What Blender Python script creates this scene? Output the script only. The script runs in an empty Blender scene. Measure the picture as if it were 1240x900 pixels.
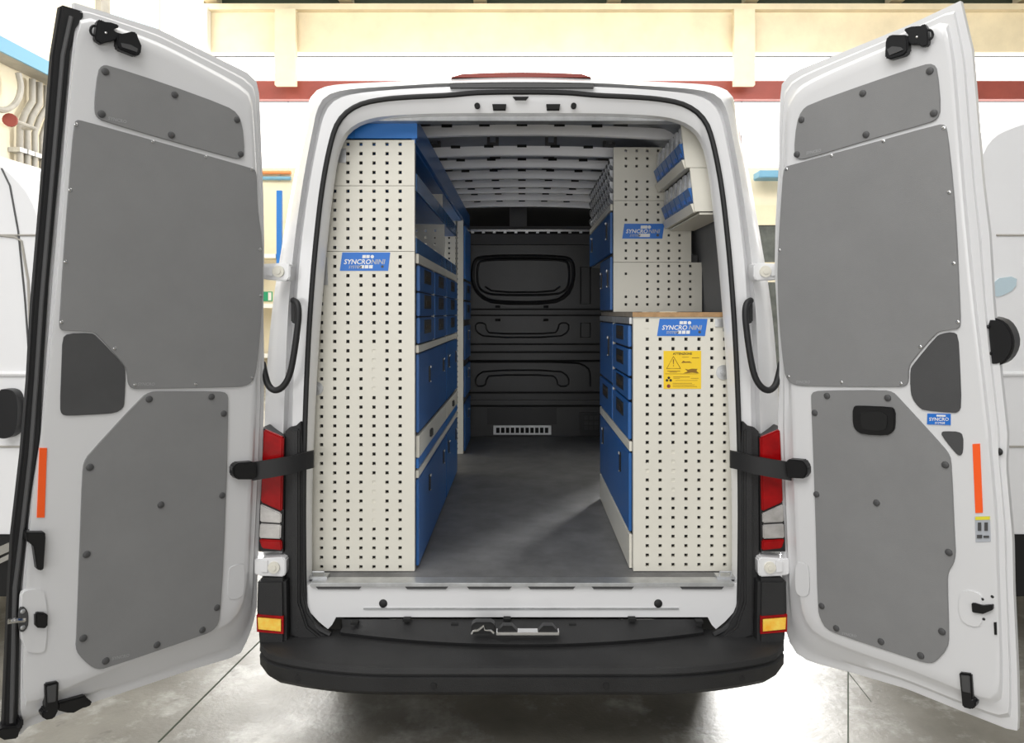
import bpy, math, random
from mathutils import Vector
random.seed(7)
S = bpy.context.scene
C = S.collection

# ------------------------------------------------------------------ camera, light, exposure
CAM = Vector((0.0, -2.9, 1.7))
F = 905.0                       # focal length in pixels of the 1240 px wide frame
VX, VY = 632.0, 378.0           # vanishing point of the van's length
cd = bpy.data.cameras.new('camera'); cam = bpy.data.objects.new('camera', cd); C.objects.link(cam)
cam.location = CAM; cam.rotation_euler = (math.pi/2, 0, 0)
cd.sensor_width = 36; cd.lens = 36*F/1240
cd.shift_x = (620-VX)/1240; cd.shift_y = (VY-450)/1240
cd.clip_end = 200
S.camera = cam
S.view_settings.view_transform = 'Standard'; S.view_settings.look = 'None'
S.view_settings.gamma = 1; S.view_settings.use_curve_mapping = False
S.view_settings.exposure = 0.12
w = bpy.data.worlds.new('world'); S.world = w; w.use_nodes = True
w.node_tree.nodes['Background'].inputs[0].default_value = (0.95, 0.97, 1.0, 1)
w.node_tree.nodes['Background'].inputs[1].default_value = 0.25

def area(name, loc, rot, sx, sy, power, col=(1, 1, 1)):
    l = bpy.data.lights.new(name, 'AREA'); l.shape = 'RECTANGLE'; l.size = sx; l.size_y = sy
    l.energy = power; l.color = col
    o = bpy.data.objects.new(name, l); C.objects.link(o); o.location = loc; o.rotation_euler = rot
    return o
area('skylight_above', (0.5, 6.0, 9.3), (0, 0, 0), 16, 16, 1250, (1, .99, .975))
area('skylight_front', (-2.5, -5.0, 7.5), (math.radians(38), 0, math.radians(-14)), 8, 5, 520, (1, .99, .97))
area('fill_low_front', (-1.5, -8.5, 1.7), (math.radians(90), 0, math.radians(-8)), 9, 2.2, 190, (1, .99, .97))  # unseen low fill added behind the camera to lift the van interior
def aim(o, p):
    o.rotation_euler = (Vector(p)-o.location).to_track_quat('-Z', 'Y').to_euler()
aim(area('daylight_right', (4.2, 9.7, 4.6), (0, 0, 0), 2.4, 2.4, 1500, (1, .99, .97)), (.3, 1.4, .7))
aim(area('fill_back', (2.5, 8.0, 9.0), (0, 0, 0), 18, 2.5, 900, (1, .98, .93)), (2.5, 16, 7.5))  # added lamp without a visible source, brightens the beam and back wall
aim(area('fill_left', (-4.6, 8.5, 4.6), (0, 0, 0), 3, 3, 600, (1, .99, .97)), (-.3, 2.0, .7))  # unseen lamp added to push light in through the left side opening

# ------------------------------------------------------------------ materials
M = {}
def mat(name, col, rough=.5, metal=0., coat=0., noise=0., nscale=8., bump=0., bscale=60., col2=None, trans=0., alpha=1., emis=0., spec=.5):
    m = bpy.data.materials.new(name); m.use_nodes = True
    nt = m.node_tree; b = nt.nodes['Principled BSDF']
    b.inputs['Base Color'].default_value = (*col, 1); b.inputs['Roughness'].default_value = rough
    b.inputs['Metallic'].default_value = metal; b.inputs['Coat Weight'].default_value = coat
    b.inputs['Specular IOR Level'].default_value = spec
    b.inputs['Coat Roughness'].default_value = .08
    b.inputs['Transmission Weight'].default_value = trans; b.inputs['Alpha'].default_value = alpha
    if emis:
        b.inputs['Emission Color'].default_value = (*col, 1); b.inputs['Emission Strength'].default_value = emis
    tc = nt.nodes.new('ShaderNodeTexCoord')
    if noise or col2:
        n = nt.nodes.new('ShaderNodeTexNoise'); n.inputs['Scale'].default_value = nscale; n.inputs['Detail'].default_value = 6
        n.inputs['Roughness'].default_value = .65
        nt.links.new(tc.outputs['Object'], n.inputs['Vector'])
        r = nt.nodes.new('ShaderNodeValToRGB')
        c2 = col2 or tuple(max(0, c*(1-noise)) for c in col)
        r.color_ramp.elements[0].position = .35; r.color_ramp.elements[1].position = .68
        r.color_ramp.elements[0].color = (*c2, 1); r.color_ramp.elements[1].color = (*col, 1)
        nt.links.new(n.outputs['Fac'], r.inputs['Fac']); nt.links.new(r.outputs['Color'], b.inputs['Base Color'])
    if bump:
        n2 = nt.nodes.new('ShaderNodeTexNoise'); n2.inputs['Scale'].default_value = bscale; n2.inputs['Detail'].default_value = 4
        nt.links.new(tc.outputs['Object'], n2.inputs['Vector'])
        bp = nt.nodes.new('ShaderNodeBump'); bp.inputs['Strength'].default_value = bump; bp.inputs['Distance'].default_value = .01
        nt.links.new(n2.outputs['Fac'], bp.inputs['Height']); nt.links.new(bp.outputs['Normal'], b.inputs['Normal'])
    M[name] = m
    return m
mat('paint_white', (.80, .80, .81), .28, coat=.6, noise=.03, nscale=2)
mat('door_white', (.74, .74, .75), .3, coat=.5, noise=.03, nscale=2)
mat('sheet_white', (.76, .735, .65), .42, noise=.05, nscale=3)
mat('zinc', (.62, .63, .64), .38, metal=.75, noise=.25, nscale=14)
mat('bow_metal', (.95, .95, .97), .4, metal=.0, noise=.06, nscale=5)
mat('roof_skin', (.40, .42, .46), .45, metal=.2, noise=.3, nscale=4)
mat('panel_grey', (.25, .25, .252), .5, noise=.08, nscale=5, bump=.12, bscale=420)
mat('lip_grey', (.42, .43, .45), .4)
mat('panel_dark', (.075, .075, .077), .6, noise=.1, bump=.1, bscale=300)
mat('clip_grey', (.07, .07, .072), .5)
mat('wall_ply', (.16, .165, .175), .6, noise=.1, nscale=4)
mat('blue', (.020, .135, .42), .33, noise=.10, nscale=4)
mat('lip_blue', (.07, .19, .42), .25, noise=.1)
mat('blue_bright', (.022, .19, .60), .33, noise=.08, nscale=4)
mat('black', (.008, .008, .009), .4, noise=.2, nscale=10)
mat('rubber', (.011, .011, .012), .55)
mat('bumper', (.022, .022, .023), .55, noise=.35, nscale=5, bump=.25, bscale=350)
mat('bulkhead', (.027, .027, .028), .33, noise=.1, bump=.1, bscale=300)
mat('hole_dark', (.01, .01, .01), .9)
mat('liner', (.17, .17, .172), .5, noise=.35, nscale=7, bump=.2, bscale=260)
mat('wood_edge', (.50, .30, .14), .5, noise=.4, nscale=18)
mat('wood_top', (.33, .28, .22), .5, noise=.3, nscale=10)
mat('red_lens', (.40, .003, .005), .2, coat=.15, spec=.25, noise=.35, nscale=16)
mat('clear_lens', (.70, .68, .67), .12, metal=.5, noise=.4, nscale=9)
mat('amber_lens', (1.0, .45, .02), .3, coat=.2, col2=(1.0, .72, .12), nscale=30)
mat('orange', (1.0, .12, .015), .5)
mat('pipe_orange', (.75, .28, .10), .5)
mat('sticker_blue', (.02, .17, .62), .4)
mat('sticker_yellow', (.93, .62, .015), .45)
mat('sticker_white', (.85, .85, .85), .5)
mat('sticker_grey', (.46, .48, .52), .5)
mat('print_grey', (.36, .36, .37), .6)
mat('ink', (.03, .025, .015), .6)
mat('ink_brown', (.25, .13, .01), .6)
mat('slot_brown', (.035, .02, .008), .5)
mat('label_yellow', (.8, .72, .05), .5)
mat('chrome', (.8, .8, .8), .15, metal=1)
mat('clear_plastic', (.85, .87, .90), .12, noise=.4, nscale=25)
mat('wall_cream', (.86, .78, .60), .7, noise=.10, nscale=1.2)
mat('wall_white', (.88, .87, .83), .7, noise=.05, nscale=1.0)
mat('beam_cream', (.86, .75, .54), .55, noise=.16, nscale=1.1)
mat('pipe_red', (.30, .055, .04), .5, noise=.2, nscale=2)
mat('roof_dark', (.05, .065, .04), .8)
mat('duct_grey', (.42, .40, .36), .5, noise=.25, nscale=3)
mat('tray_blue', (.16, .36, .52), .5)
mat('glazing', (1.0, .99, .95), .4, emis=2.6)
mat('glazing_blue', (.62, .84, .95), .4, emis=.5)
mat('window_dark', (.16, .17, .16), .15, noise=.4, nscale=3)
mat('reflection_blue', (.50, .62, .68), .05, coat=1)  # colour of the painted reflection on the right van
mat('green', (.02, .35, .18), .5)
mat('tyre', (.015, .015, .015), .8)

def concrete():
    m = bpy.data.materials.new('concrete'); m.use_nodes = True; nt = m.node_tree; b = nt.nodes['Principled BSDF']
    tc = nt.nodes.new('ShaderNodeTexCoord')
    def noise(sc, det, rough=.6):
        n = nt.nodes.new('ShaderNodeTexNoise'); n.inputs['Scale'].default_value = sc; n.inputs['Detail'].default_value = det
        n.inputs['Roughness'].default_value = rough; nt.links.new(tc.outputs['Object'], n.inputs['Vector']); return n
    def ramp(src, p0, c0, p1, c1):
        r = nt.nodes.new('ShaderNodeValToRGB'); r.color_ramp.elements[0].position = p0; r.color_ramp.elements[1].position = p1
        r.color_ramp.elements[0].color = (*c0, 1); r.color_ramp.elements[1].color = (*c1, 1)
        nt.links.new(src.outputs['Fac'], r.inputs['Fac']); return r
    def mix(a, c, f):
        x = nt.nodes.new('ShaderNodeMix'); x.data_type = 'RGBA'
        nt.links.new(a.outputs['Color'] if 'Color' in a.outputs else a.outputs[2], x.inputs[6])
        nt.links.new(c.outputs['Color'] if 'Color' in c.outputs else c.outputs[2], x.inputs[7])
        nt.links.new(f.outputs['Color'], x.inputs[0]); return x
    base = ramp(noise(1.3, 8), .35, (.15, .14, .118), .65, (.29, .275, .24))
    pale = ramp(noise(14, 6), .4, (.38, .37, .34), .7, (.56, .55, .52))
    mask = ramp(noise(2.3, 9, .7), .52, (0, 0, 0), .62, (.75, .75, .75))
    x = mix(base, pale, mask)
    spots = ramp(noise(7, 3), .30, (.8, .8, .8), .36, (0, 0, 0))
    dark = ramp(noise(3, 2), 0, (.15, .14, .12), 1, (.2, .19, .17))
    y = mix(x, dark, spots)
    nt.links.new(y.outputs[2], b.inputs['Base Color'])
    rr = nt.nodes.new('ShaderNodeMapRange'); rr.inputs['To Min'].default_value = .3; rr.inputs['To Max'].default_value = .6
    nt.links.new(noise(3, 5).outputs['Fac'], rr.inputs['Value']); nt.links.new(rr.outputs[0], b.inputs['Roughness'])
    bp = nt.nodes.new('ShaderNodeBump'); bp.inputs['Strength'].default_value = .2; bp.inputs['Distance'].default_value = .01
    nt.links.new(noise(40, 5).outputs['Fac'], bp.inputs['Height']); nt.links.new(bp.outputs['Normal'], b.inputs['Normal'])
    M['concrete'] = m
concrete()

# ------------------------------------------------------------------ geometry helpers
def at(px, py, Y):
    d = Y - CAM.y
    return Vector(((px-VX)*d/F, Y, CAM.z-(py-VY)*d/F))
def chaikin(p, n=1, closed=True):
    for _ in range(n):
        q = []; L = len(p)
        rng = range(L) if closed else range(L-1)
        if not closed: q.append(p[0])
        for i in rng:
            a, b = p[i], p[(i+1) % L]
            q.append(tuple(.75*a[k]+.25*b[k] for k in range(len(a)))); q.append(tuple(.25*a[k]+.75*b[k] for k in range(len(a))))
        if not closed: q.append(p[-1])
        p = q
    return p
def resample(p, n, closed=False):
    pts = [Vector(q) for q in p]
    if closed: pts.append(pts[0])
    L = [0.]
    for a, b in zip(pts, pts[1:]): L.append(L[-1]+(b-a).length)
    out = []; m = n if closed else n-1; j = 0
    for i in range(n):
        t = L[-1]*i/m
        while j < len(L)-2 and L[j+1] < t: j += 1
        s = L[j+1]-L[j]
        out.append(pts[j].lerp(pts[j+1], 0 if s == 0 else (t-L[j])/s))
    return out

class MB:
    def __init__(s): s.v = []; s.f = []
    def face(s, pts):
        n = len(s.v); s.v += [Vector(p) for p in pts]; s.f.append(list(range(n, n+len(pts)))); return s
    def box(s, a, b, r=0.):
        x0, x1 = sorted((a[0], b[0])); y0, y1 = sorted((a[1], b[1])); z0, z1 = sorted((a[2], b[2]))
        n = len(s.v)
        s.v += [Vector(p) for p in ((x0,y0,z0),(x1,y0,z0),(x1,y1,z0),(x0,y1,z0),(x0,y0,z1),(x1,y0,z1),(x1,y1,z1),(x0,y1,z1))]
        s.f += [[n+i for i in q] for q in ((0,3,2,1),(4,5,6,7),(0,1,5,4),(1,2,6,5),(2,3,7,6),(3,0,4,7))]
        return s
    def prism(s, front, back):           # two loops with the same number of points
        n = len(s.v); k = len(front)
        s.v += [Vector(p) for p in front]+[Vector(p) for p in back]
        s.f.append(list(range(n, n+k))); s.f.append(list(range(n+2*k-1, n+k-1, -1)))
        for i in range(k):
            j = (i+1) % k
            s.f.append([n+i, n+k+i, n+k+j, n+j])
        return s
    def px(s, poly, Y0, Y1, smooth=0):    # outline seen at depth Y0, thickness to Y1
        if smooth: poly = chaikin(poly, smooth)
        fr = [at(a, b, Y0) for a, b in poly]
        return s.prism(fr, [Vector((p.x, Y1, p.z)) for p in fr])
    def tube(s, path, r, n=8, closed=False, sq=1.):
        path = [Vector(p) for p in path]; L = len(path); n0 = len(s.v); up = None
        for i, p in enumerate(path):
            a = path[(i-1) % L] if (closed or i) else p
            b = path[(i+1) % L] if (closed or i < L-1) else p
            t = (b-a).normalized()
            if up is None:
                up = Vector((0, 0, 1)) if abs(t.z) < .9 else Vector((0, 1, 0))
            u = (up-t*up.dot(t)).normalized(); up = u; v = t.cross(u)
            rr = r[i] if isinstance(r, (list, tuple)) else r
            for k in range(n):
                an = 2*math.pi*k/n
                s.v.append(p+u*math.cos(an)*rr+v*math.sin(an)*rr*sq)
        m = L if closed else L-1
        for i in range(m):
            for k in range(n):
                a = n0+i*n+k; b = n0+i*n+(k+1) % n; i2 = (i+1) % L
                s.f.append([a, b, n0+i2*n+(k+1) % n, n0+i2*n+k])
        if not closed:
            s.f.append([n0+k for k in range(n-1, -1, -1)]); s.f.append([n0+(L-1)*n+k for k in range(n)])
        return s
    def disc(s, c, nrm, r, h, n=14, dome=0.):
        c = Vector(c); nrm = Vector(nrm).normalized()
        u = nrm.orthogonal().normalized(); v = nrm.cross(u)
        rings = [(r, 0), (r, h)] if not dome else [(r, 0), (r*.93, h*.55), (r*.6, h*.9), (r*.2, h)]
        n0 = len(s.v)
        for rr, hh in rings:
            for k in range(n):
                an = 2*math.pi*k/n; s.v.append(c+nrm*hh+u*math.cos(an)*rr+v*math.sin(an)*rr)
        for i in range(len(rings)-1):
            for k in range(n):
                s.f.append([n0+i*n+k, n0+i*n+(k+1) % n, n0+(i+1)*n+(k+1) % n, n0+(i+1)*n+k])
        s.f.append([n0+(len(rings)-1)*n+k for k in range(n)]); s.f.append([n0+k for k in range(n-1, -1, -1)])
        return s
    def loft(s, rings, closed=False, keep=None):
        n0 = len(s.v); k = len(rings[0])
        for r in rings: s.v += [Vector(p) for p in r]
        for i in range(len(rings)-1):
            for j in range(k if closed else k-1):
                j2 = (j+1) % k
                if keep and not keep(i, j): continue
                s.f.append([n0+i*k+j, n0+i*k+j2, n0+(i+1)*k+j2, n0+(i+1)*k+j])
        return s
    def build(s, name, m, parent=None, smooth=False, bevel=0.):
        off = Vector((0, 0, 0))
        if parent is not None:
            r = parent
            while r.parent: r = r.parent
            off = r.location.copy()
        me = bpy.data.meshes.new(name)
        me.from_pydata([tuple(p-off) for p in s.v], [], s.f); me.materials.append(M[m])
        import bmesh
        bm = bmesh.new(); bm.from_mesh(me)
        bmesh.ops.delete(bm, geom=[v for v in bm.verts if not v.link_faces], context='VERTS')
        bmesh.ops.recalc_face_normals(bm, faces=bm.faces)
        if bevel:
            bmesh.ops.bevel(bm, geom=[e for e in bm.edges if len(e.link_faces) == 2 and e.calc_face_angle(0) > .6], offset=bevel, segments=2, affect='EDGES', clamp_overlap=True)
        bm.to_mesh(me); bm.free()
        if smooth or bevel:
            for p in me.polygons: p.use_smooth = True
            me.set_sharp_from_angle(angle=math.radians(38))
        o = bpy.data.objects.new(name, me); C.objects.link(o)
        if parent is not None: o.parent = parent
        return o

def thing(name, label, cat, loc, group=None):
    o = bpy.data.objects.new(name, None); C.objects.link(o); o.location = loc
    o.empty_display_size = .1
    o['label'] = label; o['category'] = cat
    if group: o['group'] = group
    return o
def struct(o):
    o['kind'] = 'structure'; return o
def lettering(txt, size, m, parent, origin, ux, uz, name='lettering', shear=0., depth=.0008, bold=True):
    cu = bpy.data.curves.new('txt', 'FONT'); cu.body = txt; cu.size = size; cu.align_x = 'CENTER'; cu.align_y = 'CENTER'; cu.shear = shear
    cu.resolution_u = 2
    if bold: cu.offset = size*.02
    to = bpy.data.objects.new('txt', cu); C.objects.link(to)
    dg = bpy.context.evaluated_depsgraph_get()
    me = bpy.data.meshes.new_from_object(to.evaluated_get(dg))
    bpy.data.objects.remove(to)
    mb = MB(); nz = Vector(ux).cross(Vector(uz)).normalized()
    if nz.y > 0: nz = -nz
    mb.v = [Vector(origin)+Vector(ux)*v.co.x+Vector(uz)*v.co.y for v in me.vertices]
    mb.f = [list(p.vertices) for p in me.polygons]
    return mb.build(name, m, parent)

# ------------------------------------------------------------------ the workshop
YB = 16.0
struct(MB().box((-9, -12, -.1), (15, YB, 0)).build('floor', 'concrete'))
fl = bpy.data.objects['floor']
def joint(pts, wdt):
    mb = MB()
    for (a, b) in zip(pts, pts[1:]):
        a = Vector(a); b = Vector(b); n = (b-a).cross(Vector((0, 0, 1))).normalized()*wdt
        mb.prism([a+n, b+n, b-n, a-n], [p-Vector((0, 0, .004)) for p in (a+n, b+n, b-n, a-n)])
    return mb.build('floor_joint', 'roof_dark', fl)
def gp(px, py):
    d = CAM.z*F/(py-VY); p = at(px, py, d+CAM.y); p.z = .0015; return p
joint([gp(192, 899), gp(296, 795), gp(330, 762)], .004)
joint([gp(1027, 900), gp(1027, 812)], .003)
joint([gp(1000, 780), gp(1055, 850)], .0015)

wb = struct(MB().box((-8.2, YB, 0), (14.2, YB+.3, 5.35)).build('wall_back', 'wall_cream'))
struct(MB().box((-8.3, 2.9, 0), (-8, YB, 9.6)).build('wall_left', 'wall_cream'))
struct(MB().box((14.0, 2.9, 0), (14.3, YB, 9.6)).build('wall_right', 'wall_white'))
ce = struct(MB().box((-9, -6, 9.75), (15, YB+.4, 9.9)).build('ceiling', 'roof_dark'))
for px in (262, 422, 582, 742, 905, 1078, 1232):
    X = (px-VX)*18.9/F
    MB().box((X-.16, -5.9, 9.42), (X+.16, YB-.05, 9.745)).build('rafter', 'beam_cream', ce)
# glazed band between posts, above and below the red beam
def bz(py): return at(0, py, YB).z
posts = (-8.0, at(347, 0, YB).x, at(900, 0, YB).x, 14.0)
k = 1
for a, b in zip(posts, posts[1:]):
    for z0, z1 in ((5.35, bz(122)), (bz(100), bz(67))):
        wn = struct(MB().box((a+.02, YB+.12, z0+.01), (b-.02, YB+.16, z1-.01)).build('window_%d' % k, 'glazing')); k += 1
struct(MB().box((-8.0, YB+.06, bz(13)), (14.0, YB+.3, 9.745)).build('wall_upper', 'roof_dark'))
t = MB().box((-7.98, YB-.25, bz(67)), (13.98, YB+.05, bz(20)))
t.box((-7.98, YB-.45, bz(20)), (13.98, YB+.05, bz(13)))
t = struct(t.build('trim_1', 'beam_cream'))
tr = MB().box((-7.98, YB-.15, bz(122)), (13.98, YB+.05, bz(100)))
struct(tr.build('trim_2', 'pipe_red'))
for i, px in enumerate((347, 900)):
    a, b = at(px-12.5, 0, YB-.5).x, at(px+12.5, 0, YB-.5).x
    mb = MB().box((a, YB-.62, bz(20)-.05), (b, YB-.46, at(0, 103, YB-.6).z))
    mb.box((a+.12, YB-.46, bz(20)-.05), (b-.12, YB-.27, bz(100)))
    struct(mb.build('trim_%d' % (3+i), 'beam_cream'))
struct(MB().box((-8.0, YB-.5, 0), (-7.75, YB-.28, bz(18))).build('trim_5', 'wall_white'))
# glazing in the side wall high up, seen above the left van
def lw(px, py, off=0.):                     # a point on the left wall
    d = (8.0-off)*F/(VX-px); return at(px, py, d+CAM.y)
def lwpoly(name, pts, m, th, parent=None):
    fr = [lw(a, b, th) for a, b in pts]
    return MB().prism(fr, [Vector((-7.999, p.y, p.z)) for p in fr]).build(name, m, parent)
wn = struct(lwpoly('window_8', [(135, -60), (192, -40), (192, 60), (135, 40)], 'glazing_blue', .02))
wn = struct(lwpoly('window_9', [(196, -40), (246, -20), (246, 70), (196, 60)], 'glazing', .02))
tr = struct(lwpoly('trim_6', [(122, -60), (133, -60), (133, 45), (122, 45)], 'duct_grey', .10))
# blue tray and pipes on the left wall
tray = thing('cable_tray', 'pale blue cable tray running along the cream side wall above the pipes', 'tray', lw(0, 76))
fr = [lw(-40, 55, .35), lw(90, 124, .35)]
MB().box((-7.99, fr[0].y, 5.52), (-7.62, fr[1].y+2, 5.60)).build('tray_base', 'duct_grey', tray)
MB().box((-7.62, fr[0].y, 5.50), (-7.58, fr[1].y+2, 5.72)).build('tray_edge', 'tray_blue', tray)
for i, (px, lab, r) in enumerate(((24, 'grey wall pipe with red valve wheel, nearest under blue tray', .05), (33, 'grey wall pipe standing just right of the red valve', .05), (42, 'grey wall pipe farther along the cream wall, close to open door', .045), (51, 'farthest grey wall pipe, half hidden by the open van door', .045))):
    p = lw(px, 160, .12)
    pt = thing('wall_pipe', lab, 'pipe', (p.x, p.y, 0))
    MB().tube([(p.x, p.y, .02), (p.x, p.y, 4.6), (p.x, p.y+.12, 4.85), (p.x, p.y+.3, 5.1), (p.x, p.y+.3, 5.45)], r, 10).build('pipe', 'duct_grey', pt, smooth=True)
    MB().box((p.x-.115, p.y-.1, 4.2), (p.x+.07, p.y+.1, 4.27)).build('bracket', 'zinc', pt)
    if i == 0:
        q = lw(13, 146, .3)
        MB().tube([(p.x, p.y, q.z), (q.x+.05, p.y, q.z), (q.x+.05, q.y, q.z)], .03, 8).build('valve_stem', 'duct_grey', pt)
        MB().disc((q.x, q.y, q.z), (.3, -1, 0), .10, .05).build('valve_wheel', 'pipe_red', pt, smooth=True)
hs = thing('air_hose', 'looped grey hose hanging from the blue tray left of the pipes', 'hose', lw(10, 120, .3))
MB().tube(chaikin([tuple(lw(a, b, .3)) for a, b in ((22, 88), (26, 105), (22, 122), (12, 132), (0, 134), (-14, 126))], 2, False), .045, 8).build('hose', 'duct_grey', hs, smooth=True)

# things on the back wall, seen in the gaps beside the van
g = thing('storage_rack', 'tall blue steel rack against the back wall left of the van', 'rack', (-6.2, YB-.6, 0))
for x in (at(338.5, 0, YB-.9).x, at(338.5, 0, YB-.9).x-1.6):
    MB().box((x-.06, YB-.95, 0), (x+.06, YB-.85, bz(238))).build('upright', 'blue_bright', g)
for z in (.6, 1.8, 3.0):
    MB().box((-8+.3, YB-.84, z), (at(338, 0, YB-.9).x, YB-.1, z+.08)).build('shelf', 'wall_cream', g)
    MB().box((-8+.3, YB-.95, z), (at(338, 0, YB-.9).x-.07, YB-.86, z+.1)).build('beam', 'wall_white', g)
for py, m, lab in ((209, 'pipe_orange', 'thin orange pipe running along the back wall left of the van'), (216, 'tray_blue', 'thin pale blue pipe just below the orange one on back wall')):
    q = at(352, py, YB-.08)
    pt = thing('wall_pipe', lab, 'pipe', (-7.7, YB-.08, q.z))
    MB().tube([(-7.7, YB-.08, q.z), (q.x, YB-.08, q.z)], .05, 10).build('pipe', m, pt, smooth=True)
    for x in (-7.4, q.x-.3): MB().box((x-.03, YB-.08, q.z-.06), (x+.03, YB-.002, q.z+.06)).build('bracket', 'zinc', pt)
p = at(324, 359, YB-.02)
e = thing('exit_sign', 'small green and white sign on the cream back wall, left of van', 'sign', (p.x, YB-.02, p.z))
MB().box((p.x-.12, YB-.03, p.z-.12), (p.x+.12, YB-.002, p.z+.12)).build('sign_plate', 'green', e)
MB().box((p.x+.02, YB-.036, p.z-.1), (p.x+.1, YB-.0305, p.z+.1)).build('pictogram', 'sticker_white', e)
p0, p1 = at(905, 273, YB), at(958, 318, YB)
wn = struct(MB().box((p0.x, YB-.04, p1.z), (p1.x, YB-.003, p0.z)).build('window_10', 'window_dark'))
MB().box((p0.x-.1, YB-.08, p1.z-.1), (p1.x+.1, YB-.041, p1.z)).box((p0.x-.1, YB-.08, p0.z), (p1.x+.1, YB-.041, p0.z+.5)).build('window_frame', 'beam_cream', wn)
d = struct(MB().box((p0.x, YB-.05, 0.01), (p1.x, YB-.003, at(0, 342, YB).z)).build('door_1', 'window_dark'))
p = at(928, 212, YB-.6)
lt = thing('wall_lamp', 'pale blue lamp housing on the back wall right of the van', 'lamp', (p.x, YB-.01, p.z))
MB().box((p.x-.2, YB-.7, p.z-.08), (p.x+.6, YB-.2, p.z+.1)).build('housing', 'tray_blue', lt, bevel=.02)
MB().box((p.x+.1, YB-.2, p.z-.04), (p.x+.2, YB-.002, p.z+.04)).build('arm', 'duct_grey', lt)

# ------------------------------------------------------------------ neighbouring vans
def other_van(name_label, s, prof, Y0, feats):
    r = thing('van', name_label, 'van', (s*4.2, Y0+1, 0))
    rings = []
    prof = chaikin(prof, 2)
    n = len(prof); cx = sum(p[0] for p in prof)/n; cz = sum(p[1] for p in prof)/n
    def ring(y, ins):
        return [(cx+(a-cx)*(1-ins*.5), y, cz+(b-cz)*(1-ins)) for a, b in prof]
    rings = [ring(Y0, .03), ring(Y0+.02, .01), ring(Y0+.07, 0), ring(Y0+1.93, 0), ring(Y0+1.98, .01), ring(Y0+2.0, .03)]
    mb = MB().loft(rings, closed=True); mb.face(rings[0]); mb.face(rings[-1])
    mb.build('body', 'paint_white', r, smooth=True)
    for wx in (s*3.25, s*6.2):
        MB().disc((wx, Y0+.01, .37), (0, -1, 0), .44, .018, 32).build('wheel_arch', 'black', r, smooth=True)
        for wy, wn_ in ((Y0-.014, -1), (Y0+2.014, 1)):
            wh = MB().disc((wx, wy-wn_*.2, .345), (0, wn_, 0), .345, .215, 32).build('wheel', 'tyre', r, smooth=True)
            MB().disc((wx, wy+wn_*.015, .345), (0, wn_, 0), .21, .01, 24, .5).build('wheel_rim', 'zinc', wh, smooth=True)
    # body side: cladding, seams and a sliding door, along the whole length
    def side(z, r_, name, m, x0=2.22, x1=6.7):
        MB().tube([(s*x0, Y0-.002, z), (s*x1, Y0-.002, z)], r_, 8).build(name, m, r, smooth=True)
    side(1.41, .012, 'rub_strip', 'paint_white'); side(1.07, .005, 'sill_crease', 'duct_grey'); side(2.06, .005, 'roof_seam', 'duct_grey')
    MB().box((s*2.24, Y0-.012, .37), (s*2.80, Y0+.02, .66)).build('lower_cladding', 'black', r, bevel=.006)
    MB().box((s*3.70, Y0-.012, .37), (s*5.75, Y0+.02, .66)).build('lower_cladding', 'black', r, bevel=.006)
    for x in (2.95, 4.3): MB().tube([(s*x, Y0-.001, .8), (s*x, Y0-.001, 2.4)], .004, 6).build('door_seam', 'clip_grey', r)
    return r
LV = other_van('white van parked on the left behind the open left door', -1,
    [(-2.444-4.4, .36), (-2.444-4.5, 1.2), (-2.444-4.4, 2.3), (-2.444-4.0, 2.48), (-2.9, 2.50), (-2.55, 2.47), (-2.40, 2.40), (-2.25, 2.22), (-2.18, 1.75), (-2.17, 1.42), (-2.17, 1.25), (-2.17, .9), (-2.17, .45), (-2.2, .36)], .6, None)
Yv = .6
def vp(poly, mname, name, root, th=.012, sm=0):
    return MB().px(poly, Yv-th, Yv+.02, sm).build(name, mname, root)
vp([(-5, 472), (12, 471), (20, 478), (22, 500), (19, 525), (8, 532), (-5, 530)], 'black', 'door_handle', LV, .05, 2)
vp([(-5, 664), (11, 657), (11, 668), (-5, 675)], 'chrome', 'badge', LV, .03)
vp([(-5, 679), (11, 671), (10, 678), (-5, 685)], 'chrome', 'badge', LV, .03)
MB().tube([tuple(at(a, b, Yv-.003)) for a, b in ((2, 204), (12, 225), (22, 280), (30, 360), (35, 430), (30, 560), (20, 645))], .004, 6).build('door_seam', 'clip_grey', LV)
MB().tube([tuple(at(a, b, Yv-.003)) for a, b in ((-10, 284), (18, 287), (26, 292), (34, 340), (38, 440))], .006, 6).build('window_trim', 'duct_grey', LV)
RV = other_van('white van parked on the right behind the open right door', 1,
    [(2.35+4.4, .36), (2.35+4.5, 1.2), (2.35+4.4, 2.45), (2.35+4.0, 2.68), (3.3, 2.72), (2.6, 2.68), (2.3, 2.60), (2.16, 2.53), (2.11, 2.35), (2.10, 1.75), (2.10, 1.42), (2.10, 1.2), (2.10, .9), (2.10, .45), (2.15, .36)], .6, None)
vp([(1203, 338), (1232, 334), (1230, 350), (1210, 360), (1203, 358)], 'reflection_blue', 'reflection_patch', RV, .006, 1)  # pale blue patch paints a reflection on the van's white side

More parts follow.
